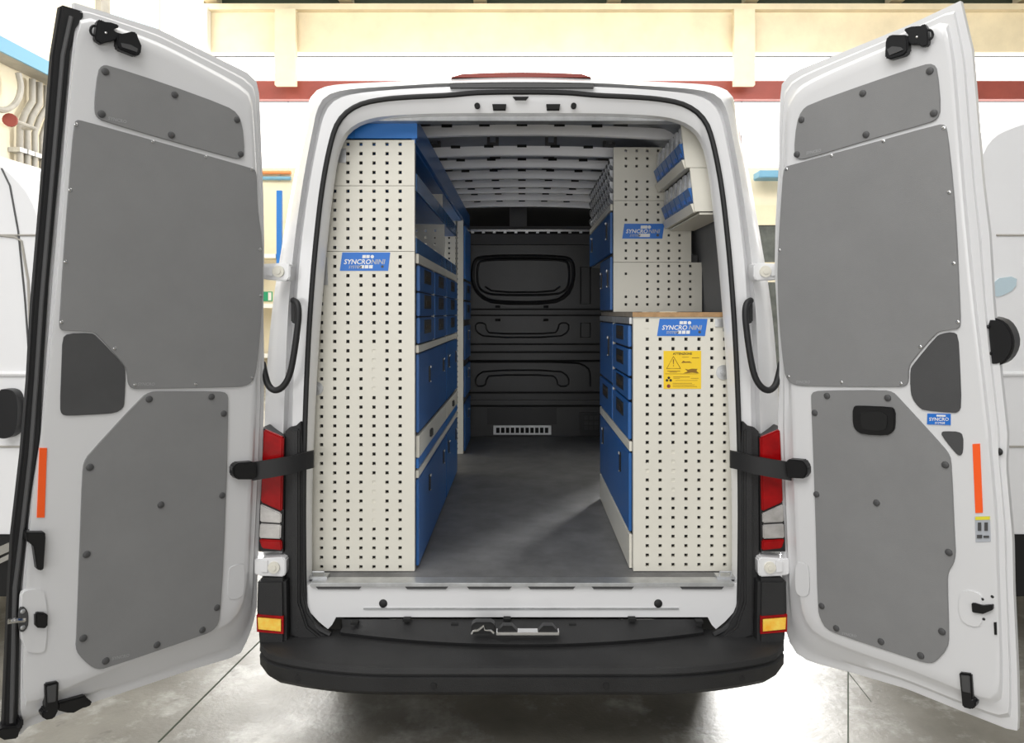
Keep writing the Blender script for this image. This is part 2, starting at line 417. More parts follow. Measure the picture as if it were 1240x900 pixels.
# ------------------------------------------------------------------ the van: body
FZ = .65                                   # load floor
van = thing('cargo_van', 'white cargo van seen from behind with both rear doors wide open', 'van', (0, 1.5, 0))
def mirror(half):
    return half+[(2*VX-a, b) for a, b in reversed(half[:-1])]
H = dict(
 S=[(317,760),(317,700),(318,600),(320,520),(323,440),(331,360),(341,300),(355,220),(368,160),(373,124),(380,111),(392,105),(410,102),(470,99),(545,95),(632,92)],
 A=[(333,760),(333,700),(333,600),(334,520),(336,440),(341,370),(349,300),(361,220),(373,160),(378,128),(385,114.5),(397,108),(415,105.5),(475,102),(545,98),(632,96)],
 G1=[(341,760),(341,700),(342,600),(343,520),(346,440),(349,370),(355.5,300),(366.5,220),(378,160),(383,135),(391,118),(405,111),(430,107),(480,104),(545,100),(632,99)],
 G2=[(353,760),(353,700),(354,600),(355,520),(357,440),(360,370),(365,300),(376,220),(388,160),(393,140),(402,125),(416,117.5),(440,113),(485,109),(545,106),(632,105)],
 S1=[(367,735),(366,690),(365,600),(366,520),(369,440),(373,370),(378,300),(388,220),(400,160),(409,141),(420,130),(437,121.5),(465,116.5),(500,114),(545,112.5),(575,108.5),(632,107.5)],
 S2=[(371,735),(370,690),(370,600),(372,520),(375,440),(379,370),(385,300),(393,220),(406,162),(415,146),(426,136),(441,128),(467,123),(500,120.5),(545,118.5),(575,115.5),(632,115)],
 O=[(374,735),(374,690),(374,600),(377,520),(381,440),(386,370),(392,300),(401,220),(408,180),(418,160),(428,152),(440,146),(460,141),(505,138),(560,137),(632,137)])
NR = 161
def ring(k, Y, Yproj=None):
    p = resample([at(a, b, Yproj if Yproj is not None else Y) for a, b in chaikin(mirror(H[k]), 2, False)], NR)
    return [Vector((q.x, Y, q.z)) for q in p]
S_ = ring('S', .10)
def flank(Y, out=.02):
    return [Vector((q.x*(1+out), Y, q.z)) for q in S_]
inner = chaikin([(-.90, FZ), (-.90, 1.75), (-.865, 2.1), (-.83, 2.3), (-.74, 2.48), (-.6, 2.555), (-.3, 2.60), (0, 2.615), (.3, 2.60), (.6, 2.555), (.74, 2.48), (.83, 2.3), (.865, 2.1), (.90, 1.75), (.90, FZ)], 2, False)
inner = resample([(a, 0, b) for a, b in inner], NR)
def inn(Y): return [Vector((q.x, Y, q.z)) for q in inner]
zcut = 2.25
def keep_outer(i, j):                       # openings of the sliding side doors
    return not (i == 1 and S_[j].z < zcut)
mb = MB().loft([flank(3.65), flank(2.65), flank(1.42), flank(.3), S_, ring('A', .03), ring('G1', 0), ring('G1', .055, 0), ring('G2', .05, .02), ring('G2', .008, .02), ring('S1', .005), ring('S2', .005), ring('O', .03), ring('O', .075, .03)], keep=keep_outer)
mb.build('body_shell', 'paint_white', van, smooth=True)
# interior skin
def keep_in(i, j): return not (i == 2 and inner[j].z < zcut)
O2 = [Vector((q.x*1.0, .075, q.z)) for q in ring('O', .03)]
jr = [Vector((q.x, .085, max(q.z, FZ))) for q in inn(.1)]
MB().loft([[Vector((q.x, q.y, max(q.z, FZ-.02))) for q in O2], jr]).build('frame_return', 'paint_white', van, smooth=True)
MB().loft([inn(.085), inn(.2), inn(1.42), inn(2.65), inn(3.5)], keep=lambda i, j: keep_in(i, j) and inner[j].z < 2.45).build('side_lining', 'wall_ply', van, smooth=True)
MB().loft([inn(.085), inn(2.92)], keep=lambda i, j: inner[j].z >= 2.45).build('roof_lining', 'roof_skin', van, smooth=True)
MB().box((-.99, .02, .5), (.99, 3.6, FZ-.03)).build('underbody', 'black', van)
MB().box((-.895, .055, FZ-.029), (.895, 3.42, FZ)).build('load_floor', 'liner', van)
MB().box((-.82, -.012, FZ-.012), (.82, .055, FZ+.0025)).build('sill_strip', 'zinc', van, bevel=.002)
# seal
sl = [Vector((0, 0, 0))+(a+b)/2 for a, b in zip(ring('S1', .0), ring('S2', .0))]
lo = [at(368, 735, .0), at(372, 745, .0), at(378, 754, -.005), at(388, 763, -.01), at(400, 769, -.015)]
lo = [Vector(p) for p in reversed(lo)]
path = lo[:-1]+sl+[Vector((-p.x, p.y, p.z)) for p in reversed(lo[:-1])]
MB().tube(path, .0105, 8).build('door_seal', 'rubber', van, smooth=True)
# sill panel
half = [(371, 708.5), (371, 730), (376, 742), (386, 753), (397, 762), (402, 757), (407, 747.5)]
poly = half+[(2*VX-a, b) for a, b in reversed(half)]
MB().px(poly, .004, .05).build('rear_sill', 'paint_white', van)
for a, b in ((380, 440), (488, 545), (563, 622), (637, 699), (714, 770), (821, 879)):
    MB().px([(a, 708), (b, 708), (b-5, 713.8), (a+5, 713.8)], -.004, .004).build('sill_recess', 'clip_grey', van)
MB().px([(440, 736.5), (822, 736.5), (822, 738.5), (440, 738.5)], .0, .01).build('sill_crease', 'zinc', van)
for px in (464, 797):
    MB().disc(at(px, 731, .004), (0, -1, 0), .0165, .006, 18, .5).build('rubber_plug', 'rubber', van, smooth=True)
for s in (-1, 1):
    c = at(VX+s*247, 701, .03)
    mb = MB().box((c.x-.035, .03, FZ+.001), (c.x+.035, .075, FZ+.012))
    mb.tube([(c.x-.022, .04, FZ+.01), (c.x-.022, .035, FZ+.03), (c.x+.022, .035, FZ+.03), (c.x+.022, .04, FZ+.01)], .004, 6)
    mb.build('lashing_eye', 'zinc', van)
    
# header details
for px in (578, 694.5):
    MB().disc(at(px, 129, .015), (0, -1, .1), .011, .012, 16).build('header_hole', 'hole_dark', van)
for px in (604.5, 670):
    MB().px([(px-8.5, 126), (px+8.5, 126), (px+7.5, 132), (px-7.5, 132)], .0, .03).build('lock_slot', 'hole_dark', van)
MB().px([(621, 117), (640, 117), (637, 120.5), (624, 120.5)], -.002, .03).build('header_slot', 'hole_dark', van)
MB().px([(545, 101.5), (570, 100.5), (632, 100), (694, 100.5), (719, 101.5), (719, 106), (545, 106)], -.012, .03).build('header_trim', 'clip_grey', van)
bl = [(546, 93.5), (560, 89.5), (600, 88), (632, 87.6), (664, 88), (704, 89.5), (716, 93.5)]
MB().px(bl, .08, .16).build('brake_light', 'pipe_red', van)
MB().box((-.75, .077, 2.462), (.75, .13, 2.50)).build('header_rail', 'zinc', van)
# roof bows
for k, (d0, hb) in enumerate(((3.389, .045), (3.834, .047), (4.154, .045), (4.497, .049), (4.793, .044), (5.024, .030), (5.357, .046), (5.69, .044))):
    y0 = d0-2.9; y1 = y0+.03
    rings = []; zb = lambda X: 2.505-.024*(X/.72)**2
    for i in range(17):
        X = -.74+1.48*i/16; z = zb(X)
        rings.append([(X, y0, z+.004), (X, y0+.004, z), (X, y1, z), (X, y1+.015, z+hb), (X, y0-.004, z+hb)])
    mb = MB().loft(rings, closed=True); mb.face(rings[0]); mb.face(rings[-1])
    b = mb.build('roof_bow', 'bow_metal', van, smooth=True)
    for X in (-.34, -.17, 0, .17, .34):
        MB().box((X-.024, y0-.008, zb(X)+hb-.008), (X+.024, y0+.02, zb(X)+hb+.006)).build('clip', 'hole_dark', b)
    for X in (-.45, -.15, .15, .45):
        MB().box((X-.03, y0+.01, zb(X)+hb), (X-.015, y0+.05, 2.60)).box((X+.015, y0+.01, zb(X)+hb), (X+.03, y0+.05, 2.60)).box((X-.03, y0+.0, zb(X)+hb), (X+.03, y0+.01, zb(X)+hb+.02)).build('bracket', 'clip_grey', b)

# bulkhead
YK = 3.42
bk = MB().box((-.9, YK, FZ), (.9, YK+.04, at(0, 297, YK).z)).build('bulkhead', 'bulkhead', van)
def zk(py): return at(0, py, YK).z
def kp(poly, name, m, th, back=0.):
    return MB().px(poly, YK-th, YK-back).build(name, m, bk)
MB().box((-1.0, YK+.25, zk(297)-.1), (1.0, YK+.28, 2.75)).build('cab_backing', 'hole_dark', bk)
kp([(480, 283.5), (790, 283.5), (790, 296), (480, 296)], 'upper_panel', 'panel_dark', .05)
kp([(480, 274), (790, 274), (790, 281), (480, 281)], 'header_shelf', 'panel_dark', .02)
kp([(617, 250), (638, 250), (638, 275), (617, 275)], 'header_post', 'clip_grey', .04)
MB().box((-.85, YK-.10, zk(282)), (.85, YK-.02, zk(279.5))).build('cross_rail', 'chrome', bk)
for i in range(12):
    X = -.5+i*.09
    MB().box((X-.012, YK-.102, zk(284)), (X+.012, YK-.098, zk(281.8))).build('rail_notch', 'zinc', bk)
def kt(poly, r=.010, sm=1, closed=True, name='rib'):
    pts = [(550+a/3.46, 280+b/3.46) for a, b in poly]
    if sm: pts = chaikin(pts, sm, closed)
    return MB().tube([tuple(at(a, b, YK-.004)) for a, b in pts], r, 8, closed).build(name, 'black', bk, smooth=True)
win = [(110, 105), (470, 105), (500, 135), (500, 215), (470, 270), (410, 300), (170, 300), (105, 270), (75, 215), (80, 130)]
kt(win, .016, 2)
kt([(120, 118), (460, 118), (482, 140), (482, 225), (460, 255), (410, 268), (170, 268), (120, 255), (97, 225), (97, 140)], .010, 2)
kt([(130, 232), (165, 256), (410, 256), (445, 232)], .008, 1, False)
kt([(80, 225), (105, 275), (170, 305), (410, 305), (475, 275), (498, 225)], .009, 1, False)
kt([(90,385),(90,420),(130,445),(440,445),(480,420),(480,385),(440,385),(435,412),(420,430),(150,430),(135,412),(130,385)], .007)
kt([(90,650),(90,610),(130,583),(440,583),(480,610),(480,650),(435,650),(430,620),(410,603),(150,603),(135,620),(130,650)], .007)
kt([(530,150),(570,150),(570,305),(530,305)], .006, 0); kt([(530,385),(570,385),(570,445),(530,445)], .006, 0)
kt([(60, 548), (510, 548), (560, 570), (570, 600), (570, 650)], .008, 1, False)
for a, b, th in ((322, 336, .035), (350, 362, .03), (470, 480, .02), (502, 512, .02), (540, 546, .012), (672, 682, .03), (706, 730, .04)):
    y0, y1 = 280+a/3.46, 280+b/3.46
    MB().box((-.88, YK-th, zk(y1)), (.88, YK-.0005, zk(y0))).build('ledge', 'bulkhead', bk, bevel=.006)
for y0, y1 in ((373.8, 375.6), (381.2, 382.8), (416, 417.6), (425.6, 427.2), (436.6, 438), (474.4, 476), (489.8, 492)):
    MB().box((-.88, YK-.05, zk(y1)), (.88, YK-.001, zk(y0))).build('shaded_seam', 'hole_dark', bk)  # black strips colour in the shade of the seams under the ledges
for px in (603, 661):
    for py in (371.5, 387.5):
        MB().box((at(px-3, 0, YK).x, YK-.04, zk(py+1.5)), (at(px+3, 0, YK).x, YK-.005, zk(py-1.5))).build('clip', 'hole_dark', bk)
kp([(590, 494), (674, 494), (674, 514), (590, 514)], 'lower_recess', 'black', .015)
vg = kp([(597.5, 515.5), (667.5, 515.5), (667.5, 526.5), (597.5, 526.5)], 'vent_grille', 'zinc', .02)
for i in range(11):
    x = 600.8+i*5.9
    MB().px([(x, 518), (x+4.2, 518), (x+4.2, 524.5), (x, 524.5)], YK-.022, YK-.0195).build('vent_slot', 'hole_dark', bk)
kp([(702, 500), (728, 500), (728, 528), (702, 528)], 'socket_plate', 'black', .02)
for i in range(3):
    for j in range(3):
        MB().px([(708+i*6, 504+j*6.2), (712.5+i*6, 504+j*6.2), (712.5+i*6, 508.5+j*6.2), (708+i*6, 508.5+j*6.2)], YK-.026, YK-.0205).build('grid_cell', 'bulkhead', bk)

# bumper
def plan(x):                                # front edge of the bumper in plan
    a = abs(x)
    return -.275 if a < .45 else -.275+.115*((a-.45)/.5)**2.0
ST = .452
xs = [-.985+1.97*i/40 for i in range(41)]
rings = []
for x in xs:
    y = plan(x); e = min(1, max(0, (abs(x)-.90)/.085)); y += e*e*.05
    rings.append([(x, .04, ST), (x, y+.02, ST), (x, y+.004, ST-.006), (x, y, ST-.024), (x, y+.012, ST-.029), (x, y+.012, ST-.036), (x, y, ST-.041), (x, y+.006, ST-.09+.012*e), (x, y+.03, ST-.112+.02*e), (x, .04, ST-.112+.02*e)])
mb = MB().loft(rings, closed=True); mb.face(rings[0]); mb.face(rings[-1])
bp = mb.build('rear_bumper', 'bumper', van, smooth=True)
rings = []
for i in range(41):
    x = -.70+1.4*i/40; yf = -.02-.105*(1-(x/.70)**2)
    rings.append([(x, .004, .506), (x, yf+.03, .480), (x, yf, .466), (x, yf+.006, ST+.001), (x, .004, ST+.001)])
mb = MB().loft(rings, closed=True); mb.face(rings[0]); mb.face(rings[-1])
pd = mb.build('step_pad', 'bumper', bp, smooth=True)
for px, py in ((430, 753.5), (493, 749.5), (551, 755.5), (614, 749), (693, 755.5), (765, 749), (846, 752)):
    c = at(px, py, -.012); MB().box((c.x-.014, -.03, c.z-.004), (c.x+.014, -.004, c.z+.005)).build('pad_slot', 'hole_dark', bp)
for px in (525, 734, 355, 904):
    x = at(px, 0, plan(0)).x
    MB().disc((x, plan(x)+.006, ST-.066), (0, -1, 0), .011, .006, 14).build('parking_sensor', 'black', bp, smooth=True)
for s in (-1, 1):
    def mx(poly): return [(VX+s*(a-VX), b) for a, b in poly]
    # black corner uprights either side of the opening
    MB().px(mx([(344, 524), (350, 518), (358, 516), (364, 510), (366, 540), (366, 690), (367, 718), (372, 742), (384, 760), (404, 772), (404, 790), (345, 790)]), -.018, .03).build('corner_upright', 'bumper', bp, bevel=.004)
    MB().px(mx([(352, 520), (362, 520), (362, 730), (372, 760), (392, 776), (380, 782), (352, 770)]), -.035, -.012).build('corner_ridge', 'bumper', bp, bevel=.006)
    MB().px(mx([(311, 702), (345, 702), (346, 760), (346, 812), (322, 808), (314, 790), (310, 740)]), -.075, .03).build('bumper_corner', 'bumper', bp, bevel=.012)
    MB().px(mx([(310.5, 744.5), (343, 747), (343, 768), (311, 765.5)]), -.080, -.07).build('reflector_frame', 'red_lens', bp)
    MB().px(mx([(311, 747), (341, 749.5), (341, 766), (312, 763)]), -.083, -.07).build('amber_reflector', 'amber_lens', bp, bevel=.003)
    # tail light
    tl = MB().px(mx([(317, 518), (345, 529), (343, 668), (313, 668)]), -.03, .06).build('tail_light', 'black', van)
    MB().px(mx([(319, 520), (343, 530), (341, 620), (315.5, 608.5)]), -.05, -.028).build('red_lens', 'red_lens', tl, bevel=.005)
    MB().px(mx([(315, 610.5), (340.5, 622), (340, 634), (314.5, 632.5)]), -.046, -.028).build('reversing_lens', 'clear_lens', tl, bevel=.004)
    MB().px(mx([(314.5, 634.5), (340, 636), (339.5, 653), (313.5, 652)]), -.046, -.028).build('indicator_lens', 'clear_lens', tl, bevel=.004)
    MB().px(mx([(313.5, 653.5), (340.5, 655), (341, 667), (317, 664.5)]), -.048, -.028).build('fog_lens', 'red_lens', tl, bevel=.004)
    # hinges
    for (x0, x1, y0, y1) in ((314, 351, 318, 340), (308, 346, 675, 699)):
        hg = MB().px(mx([(x0, y0+2), (x1-4, y0), (x1, y0+3), (x1, y1-4), (x1-3, y1), (x0+10, y1-1), (x0, y1-3)]), -.055, .02).build('door_hinge', 'paint_white', van, bevel=.004)
        c = at(VX+s*((x0+x1)/2+5-VX), (y0+y1)/2, -.055)
        MB().disc(c, (0, -1, 0), .022, .008, 18).disc(c+Vector((0, -.008, 0)), (0, -1, 0), .01, .004, 12).build('hinge_pin', 'sheet_white', hg, smooth=True)
        MB().px(mx([(x0+8, y0+5), (x0+16, y0+4), (x0+16, y1-5), (x0+8, y1-6)]), -.062, -.054).build('hinge_rib', 'paint_white', hg, bevel=.002)
    # grab handle
    pth = [(355, 364), (360, 367), (362, 378), (360, 400), (356, 430), (351, 455), (343, 469), (333, 474), (325, 468), (321, 455), (318, 440)]
    pth = chaikin(mx(pth), 2, False)
    n = len(pth)
    pp = [tuple(at(a, b, -.035-.03*math.sin(math.pi*i/(n-1)))) for i, (a, b) in enumerate(pth)]
    gh = MB().tube(pp, .0125, 10).build('grab_handle', 'rubber', van, smooth=True)
    MB().px(mx([(352, 362), (358, 362), (358, 393), (352, 390)]), -.03, .03).build('handle_mount', 'rubber', gh, bevel=.004)
    # galvanised catch on the pillar
    # door check strap
    pa = [at(VX+s*(a-VX), b, y) for a, b, y in ((306, 571, -.10), (330, 567, -.10), (352, 563, -.075), (370, 558, -.04), (380, 556, .0))]
    hh = .034
    rings = [[p+Vector((0, -.006, hh*(1-.02*i))), p+Vector((0, .006, hh)), p+Vector((0, .006, -hh)), p+Vector((0, -.006, -hh))] for i, p in enumerate(pa)]
    mb = MB().loft(rings, closed=True); mb.face(rings[0]); mb.face(rings[-1])
    mb.build('check_strap', 'rubber', van, smooth=True)
# door latch striker on the step pad
ls = MB().px([(570, 768), (571, 757), (576, 754), (594, 754), (599, 757), (600, 768)], -.13, -.09).build('striker_housing', 'black', bp, bevel=.003)
MB().tube([tuple(at(a, b, -.136)) for a, b in ((571, 768), (573, 764.5), (579, 763.5), (586, 758), (587, 763), (594, 763.5), (598, 767))], .004, 6).build('striker_wire', 'chrome', bp, smooth=True)
MB().px([(601, 766), (677, 766), (677, 769.5), (601, 769.5)], -.135, -.10).build('striker_bar', 'chrome', bp)
for a in (602, 651):
    MB().px([(a, 765.5), (a+7, 758), (a+18, 758), (a+25, 765.5)], -.13, -.10).build('striker_bracket', 'black', bp)
# wheels
for s in (-1, 1):
    for yy in (1.05, 4.6):
        if yy > 4: continue
        w_ = MB().disc((s*.72, yy, .36), (s, 0, 0), .36, .23, 32).build('wheel', 'tyre', van, smooth=True)

# ------------------------------------------------------------------ rear doors
class Door:
    def __init__(s, p0, p1, p2, name):
        n = (p1-p0).cross(p2-p0).normalized()
        if n.dot(CAM-p0) < 0: n = -n
        s.p0, s.n = p0, n; s.root = None; s.name = name
    def P(s, px, py, h=0.):
        d = Vector(((px-VX)/F, 1, -(py-VY)/F))
        t = (s.p0+s.n*h-CAM).dot(s.n)/d.dot(s.n)
        return CAM+d*t
    def plate(s, poly, h0, h1, sm=0):
        if sm: poly = chaikin(poly, sm)
        fr = [s.P(a, b, h1) for a, b in poly]
        return MB().prism(fr, [p-s.n*(h1-h0) for p in fr])
    def add(s, poly, h0, h1, name, m, sm=0, bevel=0.):
        return s.plate(poly, h0, h1, sm).build(name, m, s.root, bevel=bevel)
    def skin(s, outer, plat):
        N = 140
        o = resample([(a, b, 0) for a, b in outer], N, True)
        q = resample([(a, b, 0) for a, b in chaikin(plat, 2)], N, True)
        # start both loops at the point nearest the top free corner
        def rot(l):
            k = min(range(N), key=lambda i: (l[i].y-outer[0][1])**2+(l[i].x-outer[0][0])**2); return l[k:]+l[:k]
        o, q = rot(o), rot(q)
        def R(l, h): return [s.P(p.x, p.y, h) for p in l]
        def T(t): return [a.lerp(b, t) for a, b in zip(o, q)]
        back = [p-s.n*.02 for p in R(o, -.034)]
        rings = [back, R(o, -.034), R(T(.10), -.033), R(T(.34), -.033), R(T(.44), -.020), R(T(.78), -.019), R(T(.93), -.003), R(q, -.0005), R([a.lerp(Vector((sum(p.x for p in q)/N, sum(p.y for p in q)/N, 0)), .03) for a in q], .0)]
        mb = MB().loft(rings, closed=True); mb.face(rings[-1]); mb.face(back)
        s.root = mb.build(s.name, 'door_white', van, smooth=True)
        return s.root
    def dot(s, px, py, r, h0, th, name, m, dome=.5):
        return MB().disc(s.P(px, py, h0), s.n, r, th, 14, dome).build(name, m, s.root, smooth=True)
def depth_pt(px, py, d): return at(px, py, d+CAM.y)

def fit_door(free_top, free_bot, hinge, name):
    return Door(depth_pt(*free_top), depth_pt(*free_bot), depth_pt(*hinge), name)
DT = .012                                   # thickness of lining panels above the skin
def furnish(D, R, screws, clips, panels, darks):
    for p in panels: D.add(p, -.002, .006, 'lining_panel', 'panel_grey', 1, .0015)
    for p in darks: D.add(p, -.002, .004, 'lining_panel', 'panel_dark', 1, .001)
    for a, b in clips: D.dot(a, b, .0115, .006, .006, 'panel_clip', 'clip_grey')
    for a, b in screws: D.dot(a, b, .0055, .006, .003, 'panel_screw', 'chrome')

# right door
RD = fit_door((1163, 1, 2.24), (1232, 885, 2.27), (950, 700, 2.85), 'rear_door')
RD.skin([(1163,1),(1177,61),(1185,160),(1190,220),(1198,284),(1203,369),(1211,447),(1220,528),(1218,563),(1226,653),(1227,713),(1232,820),(1233,884),(1230,887),(1166,862),(1097,834),(1025,813),(985,803),(968,796),(958,783),(952,765),(949,740),(947,700),(943,600),(942,520),(944,440),(941,380),(938,330),(939,270),(943,200),(944,130),(946,104),(949,96),(961,87),(1001,71),(1097,32)],
        [(1147,27),(1158,160),(1168,290),(1184,430),(1203,590),(1207,720),(1210,825),(1204,847),(1180,842),(1100,809),(1030,786),(990,768),(975,752),(968,720),(962,600),(960,500),(957,430),(949,380),(946,330),(947,270),(951,200),(954,140),(960,118),(980,101),(1060,66),(1130,36)])
P1 = [(961,184),(964,150),(970,134),(980,126),(1050,101),(1118,78),(1130,77),(1135,85),(1139,132),(1135,144),(1125,149),(1050,170),(975,193),(965,193)]
P2 = [(948,208),(951,202),(957,200),(1045,176),(1136,150.5),(1144,151),(1147,160),(1154,222),(1158.5,285),(1162,365),(1163,388),(1162,398),(1150,400),(1141,401),(1133,404),(1103,439),(1100,447),(1100,461),(1097,468),(1085,469),(976,468),(960,466),(953,460),(949,450),(943,391),(941,340),(942,300),(946,236)]
P5 = [(982,486),(982,476),(992,473),(1070,472.5),(1081,475),(1088,482),(1142,541),(1150,552),(1152,565),(1156,655),(1157,672),(1154,684),(1148,693),(1147,705),(1149,772),(1147,786),(1134,801),(1126,804),(1112,801),(1015,769),(1000,762),(993,750),(990,738),(987,620)]
P3 = [(1140,404),(1153,402),(1160,406),(1162,440),(1164,492),(1160,500),(1150,500),(1119,497.5),(1112,493),(1104,482),(1102,470),(1102,448),(1105,442),(1133,408)]
P4 = [(1140,523),(1147,522.5),(1160,523),(1166,527),(1166,548),(1162,553),(1156,548),(1140,528)]
furnish(RD, 1, [(952.7,205),(1007,188.5),(1070,171),(1142.8,155),(1149.5,233),(1155,319),(1160,390),(1114.5,420),(944,303),(955,456),(1019,463),(1091,464.5)],
        [(1001.5,479.5),(1075,482),(986.5,500),(988.7,598.7),(1061.5,609),(1144.7,563),(1149,669),(995,734),(1012.7,761),(1066.8,777),(1115,794),(1140.7,765),(1126,86),(1044.7,113),(970.5,145),(965,187),(1048.7,163),(1130.8,137)],
        [P1, P2, P5], [P3, P4])
RD.add([(1032,492),(1040,491.5),(1076,493),(1083.5,495),(1083.5,518),(1080,524),(1073,528),(1044,526.5),(1036,522),(1032,515)], -.01, .014, 'pull_handle', 'black', 1, .003)
RD.add([(1042,498),(1074,499),(1074,518),(1069,522),(1048,521),(1042,515)], .0135, .0165, 'handle_cup', 'hole_dark', 1)
RD.add([(1177.5,538),(1186.5,537.5),(1190,621),(1181,621.5)], -.004, .0025, 'reflector_strip', 'orange')
lab = RD.add([(1180.5,625.5),(1198.5,625),(1199.5,656),(1181.5,657)], -.004, .002, 'notice_label', 'sticker_grey')
RD.add([(1181,626),(1198.5,625.5),(1198.7,629.5),(1181,630)], .0015, .003, 'label_band', 'label_yellow')
for q in ([(1184,633),(1188,633),(1188,643),(1184,643)], [(1192,633),(1196,633),(1196,643),(1192,643)], [(1183,648),(1189,648),(1189,652),(1183,652)], [(1191,649),(1197.5,649),(1197.5,651.5),(1191,651.5)]):
    RD.add(q, .003, .005, 'label_print', 'clip_grey')
RD.add([(1123,501),(1151,501.5),(1151,515),(1122.5,514)], -.002, .0025, 'maker_sticker', 'sticker_blue')
uxd = (RD.P(1150, 505)-RD.P(1125, 505)).normalized(); uzd = (RD.P(1137, 470)-RD.P(1137, 520)).normalized()
lettering('SYNCRO', .015, 'sticker_white', RD.root, RD.P(1137, 508, .0035), uxd, uzd)
lettering('SYSTEM', .009, 'sticker_white', RD.root, RD.P(1138, 512.5, .0035), uxd, uzd)
RD.add([(1134,502.5),(1145,502.8),(1145,504.8),(1134,504.5)], .002, .0035, 'sticker_print', 'sticker_white')
for a, b in ((1209, 547),): RD.dot(a, b, .0125, -.026, .006, 'door_plug', 'black')
for a, b in ((1190.5, 725), (1202.5, 722), (1192, 749), (1196.7, 395.7), (1199, 428)): RD.dot(a, b, .006, -.006 if b > 600 else -.03, .009, 'door_plug', 'black')
RD.add([(1176,731),(1180,731),(1190,734),(1202,733),(1202,739),(1190,744),(1177,742)], -.004, .012, 'lock_claw', 'black', 0, .002)
RD.add([(1203.3,754),(1206.5,754),(1207,769),(1204,769)], -.01, .003, 'lock_slot', 'black')
RD.add([(1161,815),(1176,817),(1178,848),(1182,850),(1181,857),(1176,860),(1165,857)], -.02, .012, 'lower_catch', 'black', 0, .004)
RD.add([(1163,818),(1174,819),(1175,840),(1165,838)], .011, .016, 'catch_cover', 'clip_grey', 0, .002)
RD.add([(951,559),(955,556.5),(972,558),(977,566),(977,574),(973,580),(953,579)], -.004, .03, 'strap_bracket', 'black', 0, .004)
RD.add([(974,563),(978,565),(978,574),(974,576)], .0, .022, 'strap_bracket', 'clip_grey', 0, .002)
# upper latch
lt = RD.add([(1072,50),(1074,44),(1080,42),(1097,42),(1099,49),(1099,62),(1094,67),(1078,72),(1071,70)], -.002, .028, 'upper_latch', 'black', 0, .004)
RD.add([(1095,37),(1094,35),(1103,32),(1116,31),(1118,28),(1121,31),(1123,36),(1124,50),(1123,55),(1116,57),(1112,54),(1104,54),(1097,50),(1100,43)], -.002, .02, 'latch_plate', 'black', 0, .003)
MB().tube([tuple(RD.P(1125+4.5*math.cos(t), 42+6*math.sin(t), .012)) for t in [i*math.pi/6 for i in range(12)]], .004, 6, True).build('latch_ring', 'black', RD.root, smooth=True)
RD.dot(1110.5, 45, .004, .02, .004, 'latch_rivet', 'chrome')
RD.add([(1074,60),(1080,56),(1090,57),(1094,60),(1077,67)], .027, .031, 'latch_rib', 'clip_grey')
# outside handle, seen past the edge
oh = [(1203,384),(1213,383),(1226,388),(1234,400),(1237,414),(1233,428),(1224,438),(1213,441),(1205,438),(1204,412)]
pr = [RD.P(a, b, -.09) for a, b in chaikin(oh, 1)]
MB().prism(pr, [p+RD.n*.06 for p in pr]).build('outer_handle', 'black', RD.root, bevel=.006)
RD.add([(1160,722),(1168,714),(1182,716),(1190,722),(1192,752),(1184,762),(1166,756),(1160,744)], -.003, .004, 'lock_boss', 'door_white', 1, .003)
RD.add([(963,680),(976,682),(980,688),(981,718),(976,724),(966,722),(962,712)], -.02, .002, 'pressed_boss', 'door_white', 1, .002)

# left door
LD = fit_door((90, 3, 2.24), (24, 890, 2.25), (314, 700, 2.85), 'rear_door')
LD.skin([(90,3),(192,35),(267,72),(298,87),(308,94),(313,103),(315,133),(319,240),(320,300),(319,367),(320,456),(319,520),(316,600),(312,687),(311,735),(307,755),(301,772),(293,790),(280,797),(229,812),(149,839),(112,851),(32,881),(23,892),(22,873),(23,788),(23,727),(30,665),(35,613),(48,533),(52,447),(59,340),(68,240),(85,61),(88,30)],
        [(95,32),(104,25),(116,27),(190,54),(255,88),(290,108),(301,117),(305,132),(309,200),(311,250),(313,330),(311,400),(309,470),(305,560),(300,680),(296,725),(286,746),(268,760),(200,785),(140,807),(95,826),(60,841),(32,852),(28,838),(28,790),(31,720),(34,660),(41,590),(53,500),(64,400),(75,280),(86,100)])
L1 = [(115,120),(119,86),(124,79),(132,79),(200,101),(274,128),(288,137),(294,152),(296,175),(296,188),(290,193),(280,191),(200,169),(126,147),(118,142),(115,135)]
L2 = [(90,150),(93,145),(100,146),(200,174),(303,203),(310,206),(311.5,216),(312,240),(313.5,262),(318,290),(319,326),(317,385),(313,430),(310,452),(306,463),(296,468),(285,469),(170,471.5),(160,471),(155.5,465),(154.5,453),(153,446),(147,438),(118,405),(111,402),(82,401),(74,400),(72,393),(73,380),(77,313),(82.7,236)]
L3 = [(82,404),(111,403.5),(117,407),(150,442),(152.5,450),(151,488),(149,495),(140,500.5),(120,502),(82,504),(75,502),(73,494),(75,440),(76,410)]
L5 = [(172,481),(182,475),(192,474),(265,474),(275,476),(277,484),(275,573),(271,680),(267,742),(265,756),(258,764),(248,769),(128,810),(118,811),(108,806),(96,794),(92,785),(93,770),(97,660),(100,575),(102,560),(108,550)]
furnish(LD, 0, [(92,150.7),(185,171.5),(249,190),(305,205),(85,230),(79.5,317),(74.7,390),(139,422),(314.7,302),(315.5,358),(305,457),(163.5,466),(237,465)],
        [(180.5,483.5),(256,480.5),(271,501),(108.8,566),(194.7,611.5),(269,600),(104.8,671.5),(100.8,773),(128,800.5),(190,781),(245,763),(262.7,736),(127.5,86.7),(211.5,114.7),(287,145),(123,138),(207.5,163.5),(291.5,186.7)],
        [L1, L2, L5], [L3])
